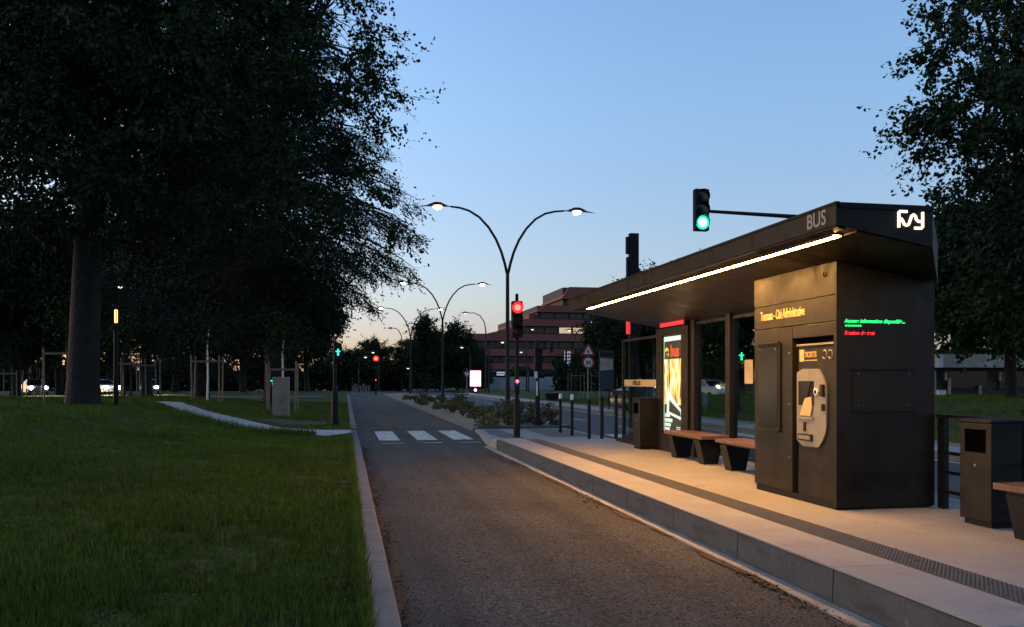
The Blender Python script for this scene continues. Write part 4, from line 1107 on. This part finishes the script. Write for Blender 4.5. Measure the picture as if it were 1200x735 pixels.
def conifer(name, base, H, rmax, tr, label, nb, nsp, seed, group=None, z0=.10, cat='tree', flatp=.9, droop=.34, leafm='needle', spl=.34, twig=4):
    """cedar-like: long near-level boughs with hanging sprays"""
    global R
    R = np.random.default_rng(seed); r0 = random.Random(seed)
    base = Vector(base); t = thing(name, base, label, cat, group)
    mb = MB(); mb.tube([base+Vector((0, 0, H*f-(.15 if f == 0 else 0))) for f in (0, .03, .3, .6, .85, 1)], [tr*1.4, tr, tr*.8, tr*.5, tr*.22, tr*.03], 10)
    C_ = []; D_ = []; LN = []
    for k in range(nb):
        f = z0+(1-z0)*(k+r0.random())/nb
        ang = k*2.39996+r0.uniform(-.3, .3)
        env_ = ((1-f)/.60)**.8 if f > .40 else .38+2.5*(f-z0)
        ln_ = rmax*max(.06, min(1, env_))*r0.uniform(.68, 1.12)
        s0 = base+Vector((0, 0, H*f)); dv = Vector((math.cos(ang), math.sin(ang), 0)); side = Vector((-dv.y, dv.x, 0))
        rise = r0.uniform(.0, .22)*(1 if f > .2 else .3); pa = []
        for q in range(7):
            a = q/6; pa.append(s0+dv*ln_*a+side*ln_*.10*math.sin(a*2.6)*r0.uniform(-.6, 1)+Vector((0, 0, ln_*(rise*a*1.4-droop*a**2.4))))
        br = tr*.28*(1-.6*f)
        mb.tube(pa, [br*(1-.88*q/6) for q in range(7)], 6, False)
        pn = np.array([tuple(v) for v in pa])
        ns = max(6, int(nsp*ln_/rmax))
        aa = R.random(ns)**.75; i = np.minimum((aa*6).astype(int), 5); fr_ = aa*6-i
        pt = pn[i]*(1-fr_)[:, None]+pn[i+1]*fr_[:, None]
        wspan = ln_*.30*(1-.55*aa)*R.normal(size=ns)*.55
        drop = -np.abs(R.normal(size=ns))*ln_*.05-np.abs(wspan)*.35
        pt = pt+np.array(side)[None]*wspan[:, None]; pt[:, 2] += drop
        # each spray is a short hanging twig with needles along it
        tdir = np.array(dv)[None]*.55+np.array(side)[None]*(np.sign(wspan)*.6)[:, None]+R.normal(size=(ns, 3))*.28; tdir[:, 2] -= .35+.5*R.random(ns)
        tdir /= np.linalg.norm(tdir, axis=1, keepdims=True)
        tl = spl*R.uniform(1.0, 2.6, ns)
        for q in range(twig):
            a = (q+.5)/twig
            C_.append(pt+tdir*(tl*a)[:, None]+R.normal(size=(ns, 3))*.05); D_.append(tdir+R.normal(size=(ns, 3))*.45); LN.append(tl/twig*R.uniform(1.2, 2.0, ns))
    mb.build('trunk', 'bark', t, True)
    cen = np.concatenate(C_); dirs = np.concatenate(D_); ln = np.concatenate(LN)
    V, F = leaves(cen, dirs, ln, ln*R.uniform(.20, .36, len(ln)))
    npmesh('crown', V, F, leafm, t, base)
    return t
def gL(u, d):
    p = at(u, 445, d); return (p.x, p.y, float(hL(p.x, p.y))-.03)
def gR(u, d):
    p = at(u, 445, d); return (p.x, p.y, float(hR(p.x, p.y))-.03)

# the big oak on the left
b = gL(97, 28.0); cpt = at(124, 60, 29.5)
broadleaf('oak_tree', b, 22, .47, (cpt.x, cpt.y, 12.8), (9.3, 8.5, 8.8), 1250, 240000, .155, 1.15, 'oakleaf',
          'huge dark oak with thick trunk filling the upper left', seed=5, limbs=16, voids=22, low=.26, twigs=True, floor_=.25)
# unseen oak copies, added to block sky light and darken the foreground
oak = bpy.data.objects['oak_tree']
for i, (x_, y_, s_) in enumerate(((4, -17, .9), (14, -12, .8), (-19, 9, .8))):
    o_ = dup(oak, None, (x_, y_, .1), 1.1+i*1.7, s_)
    o_['label'] = ('unseen oak added straight behind the viewpoint to shade the foreground', 'unseen oak added to the right behind the viewpoint to shade the foreground', 'unseen oak added on the lawn out of view at left to shade the foreground')[i]; o_['group'] = 'oaks along the lawn'
oak['group'] = 'oaks along the lawn'
# cedars behind it
conifer('cedar_tree', gL(322, 45), 24, 8.3, .55, 'dark cedar with drooping boughs reaching towards the street lamps', 170, 330, 13, 'cedars behind the oak', z0=.16, twig=5)
conifer('cedar_tree', gL(236, 56), 27, 7.5, .5, 'tall dark cedar between the oak trunk and the beige cabinet', 140, 240, 4, 'cedars behind the oak')
# background trees on the left
conifer('spruce_tree', gL(172, 66), 25, 6.0, .4, 'spruce right behind the oak trunk', 110, 110, 8, 'background trees at left', droop=.22)
pro = broadleaf('dense_tree', gL(20, 62), 15, .3, tuple(at(20, 330, 62)), (6.2, 5.5, 6.2), 420, 42000, .30, 1.1, 'farleaf',
          'dense dark tree low at the left edge', seed=21, limbs=9, voids=5, group='background trees at left')
def copy_tree(src, loc, rz, sc_, label, group):
    c = dup(src, None, loc, rz, sc_); c['label'] = label; c['group'] = group; return c
bgt = [(-45, 70, 1.15, 'dark tree at the extreme left edge'), (70, 84, 1.25, 'dark tree behind the curved lamp left of the trunk'), (128, 92, 1.1, 'dark tree between the oak trunk and the stakes'),
       (205, 98, 1.2, 'dark tree behind the row of stakes'), (285, 100, 1.25, 'dark tree far behind the beige cabinet'), (360, 104, 1.05, 'dark tree left of the lane beyond the crossing signal'), (30, 104, 1.4, 'tall tree farthest back at left')]
for i, (u, d, s_, lb_) in enumerate(bgt):
    copy_tree(pro, gL(u, d), i*1.3+.4, (s_, s_, s_*(.9+.08*(i % 3))), lb_, 'background trees at left')

# maple on the right, reaching in over the shelter
cpt = at(1345, 200, 25.5)
broadleaf('maple_tree', gR(1270, 25.5), 18, .32, (cpt.x, cpt.y, 10.6), (6.4, 6.2, 8.6), 760, 200000, .165, 1.15, 'mapleleaf',
          'large leafy tree overhanging from the right edge', seed=33, limbs=14, voids=9, low=.2, twigs=True)
mt = broadleaf('round_tree', gR(1185, 39), 12, .25, tuple(at(1185, 300, 39)), (5.4, 4.5, 4.6), 330, 38000, .24, .9, 'mapleleaf',
          'dark round tree before the low building at right', seed=35, limbs=10, voids=5, group='trees across the road')
for i, (u, d, s_, lb_) in enumerate([(738, 74, .86, 'dark tree behind the blue board and the totem'), (800, 70, 1.0, 'dark tree behind the lit advertisement'), (870, 62, .95, 'dark tree behind the glass next to the kiosk'),
                                     (1165, 62, 1.25, 'tall tree behind the kiosk roof at right'), (950, 72, 1.0, 'tree hidden mostly behind the kiosk')]):
    copy_tree(mt, gR(u, d), i*1.1, (s_, s_, s_*1.02), lb_, 'trees across the road')
# trees in the middle distance
pp = broadleaf('poplar_tree', (*at(500, 445, 112)[:2], 0), 10, .2, (*at(500, 445, 112)[:2], 5.2), (2.7, 2.6, 4.9), 240, 22000, .26, .75, 'farleaf',
          'leafy tree left of the second street lamp', seed=41, limbs=8, voids=6, group='trees beyond the planted bed', low=.15)
for i, (u, d, sx, sz, lb_) in enumerate([(536, 114, 1.0, .93, 'loose-topped tree right of the second street lamp'), (478, 120, .95, .72, 'lower tree behind the farthest street lamp'), (516, 124, 1.1, .86, 'tree between the second and nearest street lamps'),
                                         (560, 118, .9, .60, 'low tree beside the white billboard'), (462, 132, .9, .48, 'low tree right of the white house')]):
    q = at(u, 445, d); copy_tree(pp, (q.x, q.y, 0), i*1.7+.6, (sx, sx, sz), lb_, 'trees beyond the planted bed')
q = at(440, 445, 150)
broadleaf('pine_tree', (q.x, q.y, 0), 9, .25, (q.x, q.y, 6.0), (3.2, 3.0, 2.7), 160, 15000, .28, .7, 'farleaf', 'rounded pine standing out against the pale horizon', seed=51, limbs=8, voids=3, low=.5)
q = at(408, 445, 130)
up_ = broadleaf('umbrella_pine', (q.x, q.y, 0), 6, .22, (q.x, q.y, 4.7), (4.2, 3.4, 1.5), 150, 15000, .28, .7, 'farleaf', 'flat-topped pine left of the far red light', seed=52, limbs=8, voids=3, low=.6)
# hedge belt far behind everything
def belt(name, u0, u1, d, h0, h1, n_, label, seed):
    global R
    R = np.random.default_rng(seed)
    us = R.uniform(u0, u1, n_); P = np.array([tuple(at(u, 445, d)) for u in us]); P[:, 1] += R.uniform(0, 6, n_)
    hh_ = h0+(h1-h0)*(.5+.5*np.sin(us*.11)*np.sin(us*.047+1)); P[:, 2] = R.random(n_)**.8*hh_
    ln = R.uniform(.4, 1.0, n_); V, F = leaves(P, R.normal(size=(n_, 3)), ln, ln*.6)
    o = npmesh(name, V, F, 'farleaf'); tag(o, label, 'hedge', kind='stuff')
belt('far_hedge', -60, 470, 120, 2.5, 5.5, 22000, 'far dark hedge along the left background', 61)
belt('far_hedge', 455, 700, 150, 2.0, 4.0, 9000, 'far dark hedge in front of the red building', 62)
belt('far_hedge', 660, 1250, 110, 3.0, 6.5, 22000, 'far dark hedge across the road at right', 63)

# young trees on wooden stakes
def staked(u, d, label, wht=False, n_st=4, left=True):
    p = gL(u, d) if left else gR(u, d); r0 = random.Random(int(u))
    t = thing('staked_tree', p, label, 'young tree', 'young trees held by stakes')
    q = .62
    for a, b_ in ((-q, -q), (q, -q), (q, q), (-q, q))[:n_st]:
        MB().tube([(a+r0.uniform(-.05, .05), b_, -.05), (a, b_, 2.15+r0.uniform(-.1, .12))], .038, 7).build('stake', 'stake', t, True, True)
    MB().box(-q, q, -q-.09, -q-.055, 1.82, 1.92).build('crossbar', 'stake', t, False, True)
    MB().tube([(0, 0, -.05), (.03, 0, 1.2), (0, .04, 2.6), (.1, 0, 3.6)], [.05, .045, .035, .012], 7).build('trunk', 'white' if wht else 'bark', t, True, True)
    global R
    R = np.random.default_rng(int(u)); n_ = 900
    cen = R.normal(size=(n_, 3))*np.array([.45, .45, .55])+np.array([0, 0, 3.4]); ln = R.uniform(.10, .2, n_)
    V, F = leaves(cen, R.normal(size=(n_, 3)), ln, ln*.6); npmesh('crown', V, F, 'oakleaf', t)
staked(243, 40, 'young tree with pale trunk guard within four stakes', True)
staked(331, 38, 'young tree on stakes right behind the beige cabinet', True)
staked(153, 46, 'left staked young tree next to the column light')
staked(171, 47, 'right staked young tree next to the column light')
staked(78, 33, 'staked young tree at the left side of the oak trunk', n_st=2)
staked(12, 60, 'staked young tree near the left edge')
staked(675, 82, 'staked young tree left of the speed sign', left=False)
staked(698, 84, 'staked young tree right of the speed sign', left=False)
staked(728, 80, 'staked young tree between the blue board and the totem', left=False)

# shrubs in the planted bed
def shrub_mesh(seed, n_, kind):
    global R
    R = np.random.default_rng(seed)
    if kind == 0:       # cushion
        d = R.normal(size=(n_, 3)); d[:, 2] = np.abs(d[:, 2]); d /= np.linalg.norm(d, axis=1, keepdims=True)
        cen = d*(R.random(n_)**.4)[:, None]*np.array([.42, .42, .42]); ln = R.uniform(.07, .15, n_); dirs = d+R.normal(size=d.shape)*.5
    elif kind == 1:     # upright stems
        a = R.uniform(0, 6.28, n_); q = R.random(n_); h_ = R.random(n_); sp = .08+.30*h_
        st = R.integers(0, 14, n_); sa = st*2.4
        cen = np.stack([np.cos(sa)*sp+R.normal(size=n_)*.05, np.sin(sa)*sp+R.normal(size=n_)*.05, .06+h_*.7], 1); ln = R.uniform(.08, .16, n_)
        dirs = np.stack([np.cos(a), np.sin(a), .6+0*a], 1)
    else:               # grass tuft
        a = R.uniform(0, 6.28, n_); t_ = R.uniform(.2, .9, n_)
        cen = np.stack([np.cos(a)*t_*.22, np.sin(a)*t_*.22, .2+.12*R.random(n_)], 1); ln = R.uniform(.35, .55, n_); dirs = np.stack([np.cos(a)*t_, np.sin(a)*t_, 1+0*a], 1)
    wd = ln*(.10 if kind == 2 else .5)
    return leaves(cen, dirs, ln, wd)
M['shrubleaf'] = mat('shrub_leaf', (.11, .115, .050), .7, 0, (1.2, .5, 9, .35), None, .25)
M['shrubpale'] = mat('pale_shrub_leaf', (.20, .19, .075), .7, 0, (1.2, .4, 9, .3), None, .25)
sproto = []
for k, kd in enumerate((0, 1, 2, 0)):
    sproto.append((shrub_mesh(70+k, (380, 300, 170, 420)[k], kd), ('shrubleaf', 'shrubleaf', 'shrubpale', 'shrubpale')[k]))
first = {}
r0 = random.Random(90); rows = []
y = 26.6
while y < 66:
    for k in range(3 if y > 40 else 4):
        rows.append((4.55+k*(.95 if y > 40 else .72)+r0.uniform(-.34, .34), y+r0.uniform(-.5, .5)))
    y += .95+.07*(y-26)
near = ['nearest the kerb corner', 'close behind the red signal post', 'next to the unlit signal post', 'second from the kerb corner along the lane', 'in the middle of the front rows', 'second from the unlit signal post',
        'beside the nearest street lamp on the lane side', 'just before the nearest street lamp', 'beside the nearest street lamp on the road side']
for i, (x, y) in enumerate(rows):
    k = r0.choice((0, 1, 1, 2, 2, 3, 3)); s_ = r0.uniform(.38, .95); z = .13
    knd = ('low cushion shrub', 'upright leafy plant', 'pale grass tuft', 'yellow-green cushion shrub')[k]
    lb_ = knd+(' in the bed, '+near[i] if i < len(near) else ' farther back in the planted bed beside the bus lane')
    if k not in first:
        V, F = sproto[k][0]
        t = thing('bed_plant', (x, y, z), lb_, 'plant', 'plants in the bed')
        npmesh('foliage', V, F, sproto[k][1], t)
        MB().tube([(0, 0, -.06), (.01, 0, .12)], [.03, .015], 6).build('stem', 'bark', t, False, True)
        first[k] = t
    else:
        t = dup(first[k], None, (x, y, z), r0.uniform(0, 6.28), s_); t['label'] = lb_

# ------------------------------------------------------------------ grass blades and litter
def grass(name, x, y, z, hgt, wid, m, label):
    n_ = len(x); a = R.uniform(0, 6.28, n_); ln = hgt*R.uniform(-.5, .5, n_); lb2 = R.uniform(0, 6.28, n_)
    B = np.stack([x, y, z-.01], 1); dx = np.stack([np.cos(a), np.sin(a), 0*a], 1)*wid[:, None]*.5
    T = B+np.stack([np.cos(lb2)*ln, np.sin(lb2)*ln, hgt], 1)
    V = np.stack([B-dx, B+dx, T], 1).reshape(-1, 3); F = np.arange(n_*3).reshape(-1, 3)
    o = npmesh(name, V, F, m); tag(o, label, 'grass', kind='stuff'); return o
R = np.random.default_rng(101)
n_ = 210000
y = 2.6+21*R.random(n_)**1.7; x = .15-R.random(n_)*(.50*y+1.2)
lum = .5+.5*np.sin(x*1.7+np.sin(y*.9)*1.3)*np.sin(y*1.15+.6*np.sin(x*2.1))
kp = (np.abs(x) > 0)&~((y > 22.75+.25*np.sin(x*5)*np.sin(x*2.2))&(x > -1.7)); 
bare = np.sin(x*2.7+1.3*np.sin(y*1.9))*np.sin(y*2.3+1.1*np.sin(x*3.1))+.4*np.sin(x*9+y*7)
kp &= ~((bare > .75)&(R.random(len(x)) < .75)); x, y, lum = x[kp], y[kp], lum[kp]
grass('lawn_grass', x, y, hL(x, y), (.035+.055*R.random(len(x)))*(.65+.7*lum), (.005+.0016*y)*R.uniform(.7, 1.3, len(x)), 'blade', 'short mown grass of the near lawn')
nw_ = 170
cy_ = 3.2+15*R.random(nw_)**1.5; cx_ = .05-R.random(nw_)*(.48*cy_+.6)
iw = np.repeat(np.arange(nw_), 26); x = cx_[iw]+R.normal(size=len(iw))*.05; y = cy_[iw]+R.normal(size=len(iw))*.05
x = np.minimum(x, .14)
grass('lawn_weeds', x, y, hL(x, y), (.06+.11*R.random(len(x)))*R.uniform(.6, 1.3, nw_)[iw], .010+.008*R.random(len(x)), 'weed', 'taller weed tufts scattered over the near lawn')
n_ = 60000
y = 24+34*R.random(n_); x = .13-R.random(n_)*(.46*y+2)
dp = np.full(len(x), 9.)
for (px_, py_) in pts[::2]: dp = np.minimum(dp, np.hypot(x-px_, y-py_))
dp = np.minimum(dp, np.hypot(x-c0[0], y-c0[1])*.9)
kp = dp > 1.0; x, y = x[kp], y[kp]
grass('lawn_grass', x, y, hL(x, y), .05+.07*R.random(len(x)), .03+.02*R.random(len(x)), 'blade', 'grass beyond the pale footpath')
n_ = 5000
ip = R.integers(0, len(pts)-2, n_); fx = np.array(pts)
x = fx[ip, 0]-(.95+.35*R.random(n_)); y = fx[ip, 1]-(.95+.35*R.random(n_))*.5+R.normal(size=n_)*.2
grass('path_edge_grass', x, y, hL(x, y), .10+.16*R.random(n_)**2, np.full(n_, .03), 'blade', 'ragged taller grass along the near edge of the footpath')
n_ = 5000
y = 2.6+20*R.random(n_)**1.4; x = .10+.06*R.random(n_)
grass('kerb_grass', x, y, hL(x, y), .09+.10*R.random(n_), np.full(n_, .009), 'blade', 'longer grass fringe leaning over the left kerb')
n_ = 40000
y = 12+50*R.random(n_); x = 13.45+22*R.random(n_)
grass('verge_grass', x, y, hR(x, y), .06+.08*R.random(n_), .03+.03*R.random(n_), 'blade', 'grass on the verge across the road')

def litter(name, x, y, z, s_, label, m='deadleaf'):
    n_ = len(x); cen = np.stack([x, y, z+s_*.10], 1); d = R.normal(size=(n_, 3)); d[:, 2] *= .35
    V, F = leaves(cen, d, s_, s_*R.uniform(.5, .8, n_)); V[:, 2] = np.maximum(V[:, 2], np.repeat(z, 4)+.001)
    o = npmesh(name, V, F, m); tag(o, label, 'leaf litter', kind='stuff')
def dirt(name, xin, sgn, wmax, y0, y1, z, m):
    r1 = random.Random(5 if sgn > 0 else 6); v_ = []; f_ = []; n1 = 240
    for i in range(n1+1):
        yy = y0+(y1-y0)*i/n1
        wv = wmax*max(.02, .45+.35*math.sin(yy*2.1)+.3*math.sin(yy*5.3+1)+r1.uniform(-.25, .25))
        v_ += [(xin, yy, z), (xin+sgn*wv, yy, z)]
    for i in range(n1): f_.append((2*i, 2*i+1, 2*i+3, 2*i+2))
    tag(MB().add(v_, f_).build(name, m), kind='structure')
dirt('dirt_strip', .336, 1, .13, 2.5, 20.5, .0095, 'deadleaf')
dirt('dirt_strip', 3.245, -1, .10, 3.0, 14, .0145, 'deadleaf')
n_ = 7000; y = 3.5+17*R.random(n_)**1.2; x = .338+np.abs(R.normal(size=n_))*.055*(1+.5*np.sin(y*2.3))
litter('leaf_litter', x, y, np.full(n_, .005), R.uniform(.010, .026, n_), 'brown leaf litter gathered along the left kerb')
n_ = 2600; y = 3.8+14*R.random(n_)**1.1; cl_ = np.sin(y*1.9)*np.sin(y*.63+1); kp = cl_ > R.uniform(-.2, .9, n_); y = y[kp]
x = 3.26-np.abs(R.normal(size=len(y)))*.11
litter('leaf_litter', x, y, np.full(len(y), .014), R.uniform(.012, .04, len(y)), 'brown leaf litter in patches by the platform gutter')
n_ = 420; y = 3.2+16*R.random(n_)**1.3; x = .05-R.random(n_)*(.45*y+.5)
litter('leaf_litter', x, y, hL(x, y)+.035, R.uniform(.02, .05, n_), 'dry fallen leaves scattered on the near lawn')
n_ = 260; y = 4+20*R.random(n_); x = .5+2.6*R.random(n_)
litter('leaf_litter', x, y, np.full(n_, .014), R.uniform(.010, .026, n_), 'scattered leaf crumbs on the bus lane')
n_ = 40; y = 5+12*R.random(n_); x = 3.5+1.8*R.random(n_)
litter('leaf_litter', x, y, np.full(n_, PZ+.006), R.uniform(.015, .03, n_), 'few dry leaves on the platform')
